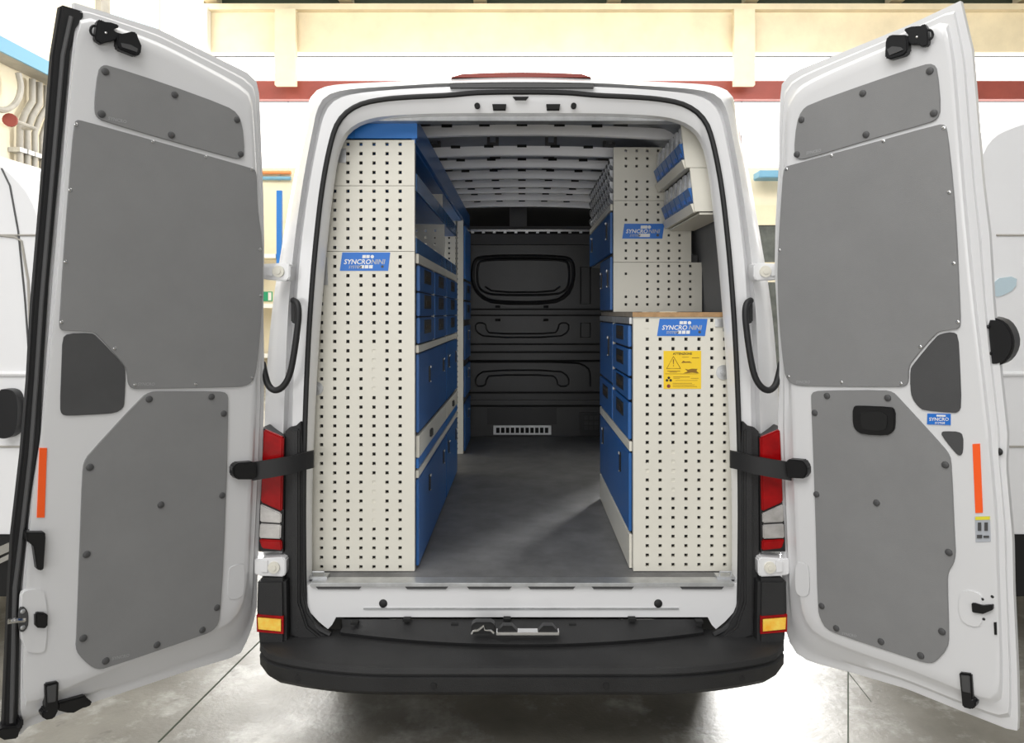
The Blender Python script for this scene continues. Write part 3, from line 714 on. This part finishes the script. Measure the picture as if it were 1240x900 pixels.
LD.add([(74,5),(64,67),(51,240),(40,369),(35,460),(27,552),(16,648),(12,713),(5,875),(4,890),(22,893),(24,788),(24,727),(31,665),(36,613),(49,533),(53,447),(60,340),(69,240),(86,61),(94,36),(103,22),(103,14)], -.05, -.016, 'edge_seal', 'rubber', 0, .006)
MB().tube([tuple(LD.P(a, b, -.014)) for a, b in ((86, 20), (76, 67), (61, 240), (50, 369), (44, 460), (37, 552), (26, 648), (18, 713), (14, 875))], .006, 6).build('seal_bead', 'clip_grey', LD.root, smooth=True)
LD.add([(-2,885),(4,882),(22,880),(24,872),(29,871),(29,880),(24,886),(22,895),(6,897),(-2,893)], -.05, .0, 'seal_foot', 'black', 0, .004)
LD.add([(48,542.7),(57,542.7),(54,627),(44.8,627)], -.006, .0025, 'reflector_strip', 'orange')
LD.dot(43, 638, .006, -.014, .012, 'door_plug', 'black')
LD.add([(32,645),(55,645),(55.5,652),(53,690),(51,691.5),(45,690),(41,662),(33,655)], -.02, .022, 'release_lever', 'black', 0, .005)
LD.add([(24,722),(30,714),(48,712),(58,720),(58,786),(50,793),(26,790)], -.012, .004, 'lock_boss', 'door_white', 1, .003)
lp = LD.add([(23,738),(28,734),(34,740),(35,750),(34,760),(28,767),(23,764)], -.002, .008, 'lock_plate', 'clip_grey', 1, .002)
MB().tube([tuple(LD.P(29, 751, .006)), tuple(LD.P(17, 752, .02)), tuple(LD.P(10, 753, .02))], .008, 8).build('lock_bolt', 'chrome', LD.root, smooth=True)
for b in (740.5, 760): LD.dot(27.5, b, .007, .008, .004, 'lock_screw', 'zinc')
LD.add([(43,744),(47,742.5),(56,743),(58.5,746),(58,760),(54,761.5),(46,761),(43,758)], .0, .018, 'door_buffer', 'black', 0, .004)
LD.add([(55,829),(71.5,826),(70.5,862),(66,871),(57,872.5),(51,869),(51,863),(56,861)], -.02, .014, 'lower_catch', 'black', 0, .004)
LD.add([(70,852),(104,842.5),(106,848),(111,849),(112,853),(107,857),(101,858),(90,864),(82,864),(70,861)], -.03, -.002, 'catch_arm', 'black', 0, .004)
LD.add([(57,832),(69,829),(68,850),(58,852)], .013, .018, 'catch_cover', 'clip_grey', 0, .002)
LD.add([(283,566),(288,561),(308,559.5),(311,563),(311,578),(306,581),(288,581),(283,576)], -.004, .03, 'strap_bracket', 'black', 0, .004)
LD.add([(281,566),(286,564),(286,574),(282,573)], .0, .022, 'strap_bracket', 'clip_grey', 0, .002)
LD.add([(143,42),(160,38),(166,39),(168,46),(172,55),(171,65),(166,68),(145,60),(142,56)], -.002, .028, 'upper_latch', 'black', 0, .004)
LD.add([(118,25),(122,23),(126,26),(135,27),(144,30),(145,33),(137,35),(141,39),(150,41),(142,47),(136,50),(126,52),(124,54),(115,48),(116,40),(117,33)], -.002, .02, 'latch_plate', 'black', 0, .003)
MB().tube([tuple(LD.P(114+4.5*math.cos(t), 37+6*math.sin(t), .012)) for t in [i*math.pi/6 for i in range(12)]], .004, 6, True).build('latch_ring', 'black', LD.root, smooth=True)
LD.dot(128, 40, .004, .02, .004, 'latch_rivet', 'chrome')
LD.add([(147,52),(158,54),(167,59),(166,63),(148,57)], .027, .031, 'latch_rib', 'clip_grey')
LD.add([(276,692),(279,686),(292,682),(297,684),(296,718),(292,724),(280,728),(275,722)], -.02, .002, 'pressed_boss', 'door_white', 1, .002)
# faint print on the linings
for D, px, py in ((RD, 985, 184), (RD, 972, 463), (RD, 1028, 769), (LD, 142, 145.5), (LD, 177, 465.5), (LD, 146, 796)):
    ux = (D.P(px+20, py+(4 if D is LD else -4)*(1 if py < 400 else (-1 if py > 600 else 0)))-D.P(px, py)).normalized()
    uz = (D.P(px, py-20)-D.P(px, py)).normalized()
    lettering('SYNCRO', .014, 'print_grey', D.root, D.P(px, py, .0068), ux, uz, shear=.2)

# ------------------------------------------------------------------ racking
YP = .12
XL, XR = .434, .4505
def perf(x0, x1, z0, z1, Y, cols, rows, hs=.0068, skip=None, th=.016, parent=None, m='sheet_white', shallow=None, top=None):
    xs = [x0]; hx = []
    for c in cols:
        if x0+.008 < c-hs and c+hs < x1-.004: xs += [c-hs, c+hs]; hx.append(len(xs)-2)
    xs.append(x1); zs = [z0]; hz = []
    for c in rows:
        if z0+.006 < c-hs and c+hs < z1-.004: zs += [c-hs, c+hs]; hz.append(len(zs)-2)
    zs.append(z1)
    mb = MB(); nx = len(xs)
    idx = lambda i, j: j*nx+i
    mb.v = [Vector((x, Y, z)) for z in zs for x in xs]
    for j in range(len(zs)-1):
        for i in range(nx-1):
            a, b, c, d = idx(i, j), idx(i+1, j), idx(i+1, j+1), idx(i, j+1)
            if i in hx and j in hz and not (skip and skip((xs[i]+xs[i+1])/2, (zs[j]+zs[j+1])/2)):
                n = len(mb.v); dep = th
                if shallow and shallow((xs[i]+xs[i+1])/2, (zs[j]+zs[j+1])/2): dep = .0025
                mb.v += [mb.v[q]+Vector((0, dep, 0)) for q in (a, b, c, d)]
                for e, (p, q) in enumerate(((a, b), (b, c), (c, d), (d, a))):
                    mb.f.append([p, q, n+(e+1) % 4, n+e])
                if dep < th: mb.f.append([n, n+1, n+2, n+3])
            else: mb.f.append([a, b, c, d])
    # edges folded back
    for (p, q) in (((x0, z0), (x1, z0)), ((x1, z0), (x1, z1)), ((x1, z1), (x0, z1)), ((x0, z1), (x0, z0))):
        mb.face([(p[0], Y, p[1]), (q[0], Y, q[1]), (q[0], Y+th+.012, q[1]), (p[0], Y+th+.012, p[1])])
    return mb.build('perforated_sheet', m, parent)
def sticker(parent, quad, Y):
    st = MB().px(quad, Y-.0012, Y-.0001).build('maker_sticker', 'sticker_blue', parent)
    cx = sum(q[0] for q in quad)/4; cy = sum(q[1] for q in quad)/4; wpx = quad[1][0]-quad[0][0]; hpx = quad[2][1]-quad[0][1]
    sc = (Y-CAM.y)/F; y = Y-.0018
    def L(txt, fx, fy, size, m): lettering(txt, size*hpx*sc, m, st, at(cx+fx*wpx, cy+fy*hpx, y), (1, 0, 0), (0, 0, 1), shear=.2)
    L('SYNCRO', -.165, .02, .37, 'sticker_white'); L('NINI', .265, .02, .37, 'sticker_grey'); L('SYSTEM', -.21, .30, .21, 'sticker_grey')
    for fx in (-.02, .06):
        a, b = cx+fx*wpx, cy-.27*hpx
        MB().px([(a-2, b-2), (a+2.1, b-2), (a+1.8, b+1.8), (a-2.3, b+1.8)], y, Y-.0011).build('sticker_square', 'sticker_white', st)
    MB().disc(at(cx+.15*wpx, cy-.27*hpx, Y-.0011), (0, -1, 0), 2.1*sc, .0007, 14).build('sticker_dot', 'sticker_white', st)
    for fx in (-.06, .03, .12):
        a, b = cx+fx*wpx, cy+.28*hpx
        MB().px([(a-2, b-2), (a+2.4, b-2), (a+2, b+2), (a-2.4, b+2)], y, Y-.0011).build('sticker_square', 'sticker_white', st)
    MB().disc(at(cx+.36*wpx, cy+.27*hpx, Y-.0011), (0, -1, 0), 1.7*sc, .0008, 10).build('sticker_screw', 'clip_grey', st)
    return st

# left end panel
lp = thing('end_panel', 'tall cream perforated end panel of the left racking, with blue sticker', 'panel', (-.65, YP, FZ))
pc = [at(p, 0, YP).x for p in (389.3, 405.3, 421.2, 437, 452.8, 468.6, 484.5)]
pr = [at(0, 686.7-11.38*i, YP).z for i in range(46)]
zA, zB, zC = at(0, 304.5, YP).z, at(0, 225, YP).z, at(0, 169.6, YP).z
def skl(x, z): return zA-.085 < z < zA and pc[2]-.03 < x < pc[5]+.03
def shl(x, z):
    py = VY+(CAM.z-z)*F/(YP-CAM.y); px = VX+x*F/(YP-CAM.y)
    return (abs(px-452.8) < 3 and (415 < py < 478 or 575 < py < 635))
perf(-.872, -XL, FZ+.003, zA-.001, YP, pc, pr, skip=skl, parent=lp, shallow=shl)
perf(at(389, 0, YP).x, -XL, zA+.001, zB-.001, YP, pc[1:], pr, parent=lp)
perf(at(405, 0, YP).x, -XL, zB+.001, zC, YP, pc[2:], pr, parent=lp)
sticker(lp, [(414.5, 305.8), (472.5, 305.8), (470, 328), (411.5, 328)], YP)
MB().disc(at(383, 470.5, YP), (0, -1, 0), .028, .004, 18).disc(at(383, 470.5, YP-.004), (0, -1, 0), .012, .006, 12).build('fixing_disc', 'zinc', lp, smooth=True)
MB().px([(410, 180), (419, 180), (419, 197), (410, 197)], YP-.004, YP).build('fixing_plate', 'zinc', lp)
MB().px([(388, 308), (396, 312), (397, 345), (390, 345)], YP-.004, YP).build('fixing_plate', 'zinc', lp)

def fbox(mb, s, y0, y1, z0, z1, t0, t1):       # box on a rack front: t towards the aisle is positive
    X = XL if s < 0 else XR
    return mb.box((s*(X-t0), y0, z0), (s*(X-t1), y1, z1))
def carcass(root, s, y0, y1, z0, z1, deep=.42, m='panel_dark'):  # dark colour stands in for shade behind the holes and gaps
    X = XL if s < 0 else XR
    return MB().box((s*(X+.004), y0, z0), (s*(X+deep), y1, z1)).build('carcass', m, root)
def latch(root, s, y, z, h=.075):
    o = fbox(MB(), s, y-.016, y+.016, z-h/2, z+h/2, .012, .018).build('latch', 'black', root, bevel=.003)
    mb = MB(); fbox(mb, s, y-.010, y+.010, z+h*.36, z+h*.52, .018, .023); fbox(mb, s, y-.007, y+.007, z-h*.5, z-h*.4, .018, .022)
    mb.build('latch_hook', 'zinc', root, bevel=.002)
def flip_door(root, s, y0, y1, z0, z1, lats, m='blue', lz=.72, lh=.075):
    d = fbox(MB(), s, y0+.006, y1-.006, z0+.004, z1-.004, 0, .012).build('door', m, root, bevel=.003)
    for y in lats: latch(root, s, y, z0+(z1-z0)*lz, lh)
def drawer(root, s, y0, y1, z0, z1, m='blue', hz=.62, hw=.055):
    d = fbox(MB(), s, y0+.007, y1-.007, z0+.003, z1-.003, 0, .014).build('drawer', m, root, bevel=.003)
    yc = (y0+y1)/2; zc = z0+(z1-z0)*hz
    mb = MB(); fbox(mb, s, yc-.115, yc+.115, zc-.030, zc+.030, .0141, .017)
    h = mb.build('handle', 'black', d, bevel=.002)
    fbox(MB(), s, yc-.065, yc+.065, zc-.014, zc+.004, .017, .0182).build('finger_slot', 'slot_brown', d)
def strip(root, s, y0, y1, z0, z1, name='rail', m='sheet_white', t1=.012):
    return fbox(MB(), s, y0, y1, z0, z1, 0, t1).build(name, m, root, bevel=.0015)

LEFT = -1
rows3 = [1.567, 1.68, 1.783, 1.895]
def left_stack(y0, y1, cols, doors, tag_, lats, zoff=FZ+.003):
    X = -XL-.2
    g = 'left racking modules'
    a = thing('base_locker', 'blue locker with drop-down door on the left van floor, ' + tag_, 'cabinet', (X, y0, zoff))
    carcass(a, LEFT, y0, y1, zoff, 1.052)
    flip_door(a, LEFT, y0, y1, zoff+.004, 1.02, lats, 'blue', .74)
    strip(a, LEFT, y0, y1, 1.022, 1.052)
    b = thing('tray_drawer', 'shallow grey fronted long drawer between two blue lockers on left, ' + tag_, 'drawer', (X, y0, 1.055))
    carcass(b, LEFT, y0, y1, 1.056, 1.196)
    strip(b, LEFT, y0+.004, y1-.004, 1.06, 1.100, 'lower_front', 'blue_bright')
    dr = strip(b, LEFT, y0+.004, y1-.004, 1.104, 1.193, 'drawer_front', 'sheet_white', .014)
    yy = y0+.38 if y1-y0 > .9 else (y0+y1)/2
    fbox(MB(), LEFT, yy-.03, yy+.03, 1.13, 1.165, .0142, .024).build('lock_knob', 'black', b, bevel=.003)
    c = thing('upper_locker', 'blue locker with latched door under the left drawers, ' + tag_, 'cabinet', (X, y0, 1.199))
    carcass(c, LEFT, y0, y1, 1.2, 1.564)
    flip_door(c, LEFT, y0, y1, 1.202, 1.53, lats, 'blue', .66)
    strip(c, LEFT, y0, y1, 1.533, 1.564)
    d = thing('drawer_cabinet', 'blue drawer cabinet with black handles on the left, ' + tag_, 'cabinet', (X, y0, 1.566))
    carcass(d, LEFT, y0, y1, 1.567, 1.938)
    edges = cols
    for i, (p, q) in enumerate(zip(edges, edges[1:])):
        for r0, r1 in zip(rows3, rows3[1:]): drawer(d, LEFT, p+.012, q-.012, r0, r1, 'blue')
        strip(d, LEFT, q-.014, q, 1.567, 1.896, 'stile')
    strip(d, LEFT, y0, y1, 1.899, 1.938, 'top_rail')
    e = thing('open_shelf', 'open shelf trays with blue lips above the left drawers, ' + tag_, 'shelf', (X, y0, 1.94))
    bx = -.80
    MB().box((bx, y0, 1.941), (bx+.012, y1, 2.37)).build('back_panel', 'lip_grey', e)
    MB().box((bx+.012, y0, 1.941), (-XL-.004, y1, 1.955)).build('tray', 'blue', e)
    MB().box((bx+.012, y0, 2.195), (-XL-.004, y1, 2.209)).build('tray', 'blue', e)
    strip(e, LEFT, y0, y1, 1.941, 2.004, 'tray_lip', 'lip_blue', .004)
    strip(e, LEFT, y0, y1, 2.195, 2.267, 'tray_lip', 'lip_blue', .004)
    return a, e
YA, YM, YE = .152, 1.275, 1.985
left_stack(YA, YM-.004, [YA, .70, YM-.008], 1, 'nearest the camera', (.50, 1.10))
_, e2 = left_stack(YM+.002, YE, [YM+.002, YE-.004], 1, 'second from the open doors', (1.40, 1.85))
r2 = [1.965+.038*i for i in range(12)]; c2 = [-.75+.053*i for i in range(6)]
perf(-.785, -XL, 2.0, 2.19, YM+.003, c2, r2, parent=e2, th=.004)
perf(-.785, -XL-.01, 2.215, 2.36, YM+.003, c2, [], parent=e2, th=.004)
p3 = thing('end_panel', 'narrow cream perforated end panel of the farthest left rack', 'panel', (-.6, 2.62, FZ))
perf(-.80, -XL, FZ+.003, 2.38, 2.62, c2+[-.48], [.69+.038*i for i in range(43)], parent=p3, th=.01)
fa = thing('rack_cabinet', 'farthest left rack with blue fronts beside the black bulkhead', 'cabinet', (-.6, 2.65, FZ))
carcass(fa, LEFT, 2.65, 3.25, FZ+.003, 2.35)
for z0, z1 in ((.66, 1.02), (1.06, 1.3), (1.34, 1.6)): flip_door(fa, LEFT, 2.66, 3.24, z0, z1, (2.95,), 'blue', .7)
for z0, z1 in ((1.64, 1.78), (1.79, 1.93)): drawer(fa, LEFT, 2.66, 3.24, z0, z1, 'blue')
strip(fa, LEFT, 2.655, 3.245, 1.95, 2.34, 'upper_front', 'blue_bright')
# long blue fascia with its end cap
fs = thing('fascia', 'long bright blue fascia running along the top of left racking', 'fascia', (-.6, YP, 2.385))
fbox(MB(), LEFT, YP+.004, 3.24, 2.384, 2.494, -.012, .004).build('fascia_board', 'blue', fs)
MB().box((-.72, YP+.02, 2.374), (-XL-.012, 3.24, 2.384)).build('fascia_base', 'blue', fs)
MB().px([(413, 167.5), (419, 161), (430, 154), (445, 147.5), (462, 142.5), (475, 141), (505, 141), (505, 167.5)], YP, YP+.02).build('end_cap', 'blue_bright', fs)
MB().tube([tuple(at(429, b, YP-.001)) for b in (155, 167)], .0012, 5).build('cap_seam', 'blue', fs)

# right lower racking
RIGHT = 1
rp = thing('end_panel', 'cream perforated end panel of right workbench with yellow warning sticker', 'panel', (.65, YP, FZ))
rc = [at(p, 0, YP).x for p in (783.9, 799.5, 815.1, 830.8, 846.5, 862.1, 877.6)]
rr = [at(0, 684-11.38*i, YP).z for i in range(27)]
def skr(x, z):
    py = VY+(CAM.z-z)*F/(YP-CAM.y); px = VX+x*F/(YP-CAM.y)
    return (382 < py < 409 and 792 < px < 859) or (423 < py < 473 and 802 < px < 850)
def shr(x, z):
    py = VY+(CAM.z-z)*F/(YP-CAM.y); px = VX+x*F/(YP-CAM.y)
    return (abs(px-815) < 3 and 540 < py < 598) or (abs(px-784) < 3 and abs(py-570) < 4) or (abs(px-784) < 3 and abs(py-400) < 4)
perf(XR, .872, FZ+.003, 1.680, YP, rc, rr, skip=skr, parent=rp, shallow=shr)
sticker(rp, [(798.8, 386.2), (856.8, 386.2), (853.7, 407), (795.6, 407)], YP)
ys = MB().px([(803.5, 425), (849, 425), (849, 471), (803.5, 471)], YP-.0012, YP-.0001).build('warning_sticker', 'sticker_yellow', rp)
y = YP-.0018; sc = (YP-CAM.y)/F
lettering('ATTENZIONE', .0125, 'ink', ys, at(826.5, 428.6, y), (1, 0, 0), (0, 0, 1))
def wpt(a, b): return (798+a/15, 418+b/15)
tri = [wpt(262, 205), wpt(140, 425), wpt(390, 425)]
MB().tube([tuple(at(a, b, y)) for a, b in tri], .0021, 4, True, .4).build('warning_triangle', 'ink_brown', ys)
MB().px([wpt(252, 260), wpt(274, 260), wpt(268, 350), wpt(258, 350)], y, YP-.0011).px([wpt(256, 365), wpt(270, 365), wpt(270, 385), wpt(256, 385)], y, YP-.0011).build('exclamation_mark', 'ink_brown', ys)
for (a0, b0, a1, b1) in ((150, 468, 385, 478), (190, 488, 330, 496), (110, 520, 700, 526), (260, 575, 560, 583), (260, 600, 380, 606), (250, 690, 600, 697), (300, 640, 700, 645), (250, 720, 650, 726), (250, 750, 690, 756), (580, 600, 720, 607), (420, 215, 540, 221), (600, 225, 730, 235)):
    MB().px([wpt(a0, b0), wpt(a1, b0), wpt(a1, b1), wpt(a0, b1)], y, YP-.0011).build('sticker_line', 'ink_brown', ys)
for poly in ([(405, 325), (440, 285), (480, 300), (560, 295), (600, 330), (570, 320), (520, 318), (450, 322)], [(470, 430), (530, 445), (600, 428), (700, 432), (680, 470), (730, 515), (600, 500), (440, 515), (520, 480)]):
    MB().px([wpt(*q) for q in poly], y, YP-.0011).build('pictogram', 'ink_brown', ys)
for a, b in ((178, 595), (145, 640), (212, 640)): MB().disc(at(*wpt(a, b), YP-.0011), (0, -1, 0), 25/15*sc, .0006, 10).build('pictogram', 'ink', ys)
MB().disc(at(*wpt(175, 745), YP-.0011), (0, -1, 0), 34/15*sc, .0006, 12).build('pictogram', 'pipe_red', ys)
MB().disc(at(876, 451, YP), (0, -1, 0), .03, .004, 18).disc(at(876, 451, YP-.004), (0, -1, 0), .012, .006, 12).build('fixing_disc', 'zinc', rp, smooth=True)
MB().px([(866, 386), (877, 386), (877, 396), (866, 396)], YP-.004, YP).build('fixing_plate', 'zinc', rp)
YR1, YR2 = .71, 1.30
g1 = thing('base_locker', 'low blue cabinet with two latches under the right workbench drawers', 'cabinet', (XR+.2, YP+.03, FZ))
carcass(g1, RIGHT, YP+.032, YR2, FZ+.003, 1.17)
strip(g1, RIGHT, YP+.032, YR2, FZ+.004, .792, 'plinth', 'sheet_white')
flip_door(g1, RIGHT, YP+.034, YR2, .797, 1.128, (.42, 1.12), 'blue', .72, .09)
strip(g1, RIGHT, YP+.032, YR2, 1.131, 1.17)
g2 = thing('drawer_cabinet', 'column of four blue drawers under the near right worktop edge', 'cabinet', (XR+.2, YP+.03, 1.172))
carcass(g2, RIGHT, YP+.032, YR1, 1.172, 1.678)
for z0, z1 in ((1.174, 1.333), (1.336, 1.431), (1.434, 1.551), (1.554, 1.648)): drawer(g2, RIGHT, YP+.04, YR1-.012, z0, z1, 'blue', .60 if z0 > 1.3 else .68)
strip(g2, RIGHT, YP+.032, YR1, 1.651, 1.678, 'top_rail', 'zinc'); strip(g2, RIGHT, YR1-.014, YR1, 1.172, 1.648, 'stile')
g3 = thing('upper_locker', 'blue latched locker beside the right drawers, below the worktop', 'cabinet', (XR+.2, YR1, 1.172))
carcass(g3, RIGHT, YR1+.003, YR2, 1.172, 1.678)
flip_door(g3, RIGHT, YR1+.006, YR2, 1.35, 1.648, (.86,), 'blue', .6, .1)
drawer(g3, RIGHT, YR1+.006, YR2, 1.176, 1.345, 'blue', .66)
strip(g3, RIGHT, YR1+.003, YR2, 1.651, 1.678, 'top_rail', 'zinc')
wt = thing('worktop', 'wooden worktop with raw plywood edge on the right racking', 'worktop', (.66, .7, 1.68))
MB().box((XR-.004, YP-.004, 1.6805), (.874, YR2+.01, 1.6995)).build('board', 'wood_top', wt)
MB().box((XR-.004, YP-.006, 1.6805), (.874, YP-.0042, 1.6995)).build('edge_band', 'wood_edge', wt)

# right upper racking
YU = .77
up = thing('end_panel', 'stepped cream perforated end panel of the upper right cupboard', 'panel', (.65, YU, 1.70))
uc = [at(p, 0, YU).x for p in (758, 771, 784, 797, 810, 823, 836)]
ur = [at(0, 368.8-9.31*i, YU).z for i in range(21)]
def sku(x, z):
    py = VY+(CAM.z-z)*F/(YU-CAM.y); px = VX+x*F/(YU-CAM.y)
    return (269 < py < 292 and 750 < px < 806) or (abs(py-210) < 5) or (px < 776 and 320 < py < 326) or (764 < px < 776 and 325 < py < 350) or (px < 776 and abs(py-348) < 8) or (px < 776 and abs(py-256) < 4)
perf(XR, at(850, 0, YU).x, 1.7015, at(0, 317.7, YU).z-.001, YU, uc, ur, .0062, skip=sku, parent=up)
perf(XR, at(837, 0, YU).x, at(0, 317.7, YU).z+.001, at(0, 243, YU).z-.001, YU, uc[:6], ur, .0062, skip=sku, parent=up)
perf(XR, at(824, 0, YU).x, at(0, 243, YU).z+.001, at(0, 178.5, YU).z, YU, uc[:4], ur, .0062, skip=sku, parent=up)
sticker(up, [(756, 271), (804.5, 271), (802, 289), (753.5, 289)], YU)
u1 = thing('wall_cupboard', 'small blue cupboard standing on the right worktop behind perforated panel', 'cabinet', (XR+.2, YU+.03, 1.702))
carcass(u1, RIGHT, YU+.032, YR2, 1.7015, 1.982)
flip_door(u1, RIGHT, YU+.034, YR2, 1.706, 1.978, (.9, 1.2), 'blue', .6, .09)
u2 = thing('wall_cupboard', 'deep blue upper right cupboard below the rows of clear bins', 'cabinet', (XR+.2, YU+.03, 1.985))
carcass(u2, RIGHT, YU+.032, 1.95, 1.985, 2.235, .36)
flip_door(u2, RIGHT, YU+.034, 1.95, 1.987, 2.20, (.95, 1.75), 'blue', .6, .09)
strip(u2, RIGHT, YU+.032, 1.95, 2.203, 2.235)
u3 = thing('bin_rack', 'rack of small clear tilting bins on top of right upper cupboard', 'rack', (XR+.2, YU+.03, 2.237))
MB().box((XR+.03, YU+.032, 2.237), (XR+.28, 1.95, 2.47)).build('carcass', 'panel_dark', u3)
bn = None
for r in range(4):
    for c in range(11):
        y0 = YU+.036+c*.1035; z0 = 2.242+r*.057
        if bn is None:
            pf = [(-.028, 0), (-.028, .05), (.016, .047), (.010, .02), (-.006, .004)]
            mb = MB()
            mb.prism([(XR-a, y0+.004, z0+b) for a, b in pf], [(XR-a, y0+.095, z0+b) for a, b in pf])
            bn = mb.build('clear_bin', 'clear_plastic', u3); o = bn; b0 = (y0, z0)
            MB().box((XR-.0145, y0+.03, z0+.03), (XR-.0175, y0+.07, z0+.045)).build('bin_label', 'black', bn)
            tmpl = bn.children[0]
        else:
            o = bn.copy(); C.objects.link(o); o.parent = u3; o.location = (0, y0-b0[0], z0-b0[1])
            q = tmpl.copy(); C.objects.link(q); q.parent = o

# two slanted bin racks high on the right
def rackpt(z, t=0.):                            # front plane of the slanted racks, t towards the aisle
    x = .648+.067*(2.47-z)/.33
    return Vector((x-t*.98, 0, z-t*.19))
for z0, z1, lab in ((2.325, 2.465, 'upper slanted rack of blue fronted small bins, top right corner'), (2.147, 2.284, 'lower slanted rack of blue fronted small bins, above grey wall')):
    rk = thing('bin_rack', lab, 'rack', (.75, .42, z0))
    zl = z0-.038
    a, b = rackpt(zl), rackpt(z1)
    y0, y1 = YP+.012, YU-.03
    xw0, xw1 = (.80, .745) if z0 > 2.3 else (.84, .805)
    pf = [a+Vector((.012, 0, 0)), b+Vector((.012, 0, 0)), Vector((xw1, 0, z1)), Vector((xw0, 0, zl))]
    MB().prism([Vector((p.x, y0+.004, p.z)) for p in pf], [Vector((p.x, y1, p.z)) for p in pf]).build('carcass', 'panel_dark', rk)
    sf = [a+Vector((-.022, 0, -.001)), b+Vector((-.006, 0, 0)), Vector((xw1, 0, z1)), Vector((xw0, 0, zl-.001))]
    MB().prism([Vector((p.x, y0-.006, p.z)) for p in sf], [Vector((p.x, y0+.003, p.z)) for p in sf]).build('end_plate', 'sheet_white', rk)
    for i in range(3):
        z = zl+.03+i*(z1-zl-.05)/2; x = xw0+(xw1-xw0)*(z-zl)/(z1-zl)-.022
        MB().box((x-.006, y0-.0068, z-.006), (x+.006, y0-.0061, z+.006)).build('plate_hole', 'hole_dark', rk)
    rl = [rackpt(zl, -.011), rackpt(zl, .024), rackpt(z0-.002, .030), rackpt(z0-.002, -.011)]
    MB().prism([Vector((p.x, y0+.0035, p.z)) for p in rl], [Vector((p.x, y1, p.z)) for p in rl]).build('support_rail', 'sheet_white', rk)
    nb = 6; wv = (y1-y0-.01)/nb
    for i in range(nb):
        ya = y0+.008+i*wv; yb = ya+wv-.010; zm = z0+(z1-z0)*.45
        def sl4(zA_, zB_, t0, t1, t2, f=0.):
            q = [rackpt(zA_, t0), rackpt(zA_, t1), rackpt(zB_, t2), rackpt(zB_, t0)]
            return [Vector((p.x, ya+f*wv, p.z)) for p in q], [Vector((p.x, yb-f*wv, p.z)) for p in q]
        fr = MB().prism(*sl4(z0+.002, zm, -.010, .018, .026)).build('drawer_bin', 'blue', rk)
        MB().prism(*sl4(zm+.002, z1-.006, -.010, .016, -.002, .2)).build('clear_cover', 'clear_plastic', fr)
        MB().prism(*sl4(z0+.012, z0+.03, .018, .0225, .0235, .2)).build('bin_label', 'sticker_blue', fr)
# grey tool shadow boards: bottom plate under the slanted racks
up_ = thing('rack_bottom_plate', 'cream plate closing the underside of the lower slanted bin rack', 'plate', (.77, .4, 2.12))
MB().box((.72, YP+.012, 2.096), (.84, YU-.03, 2.104)).build('plate', 'sheet_white', up_)
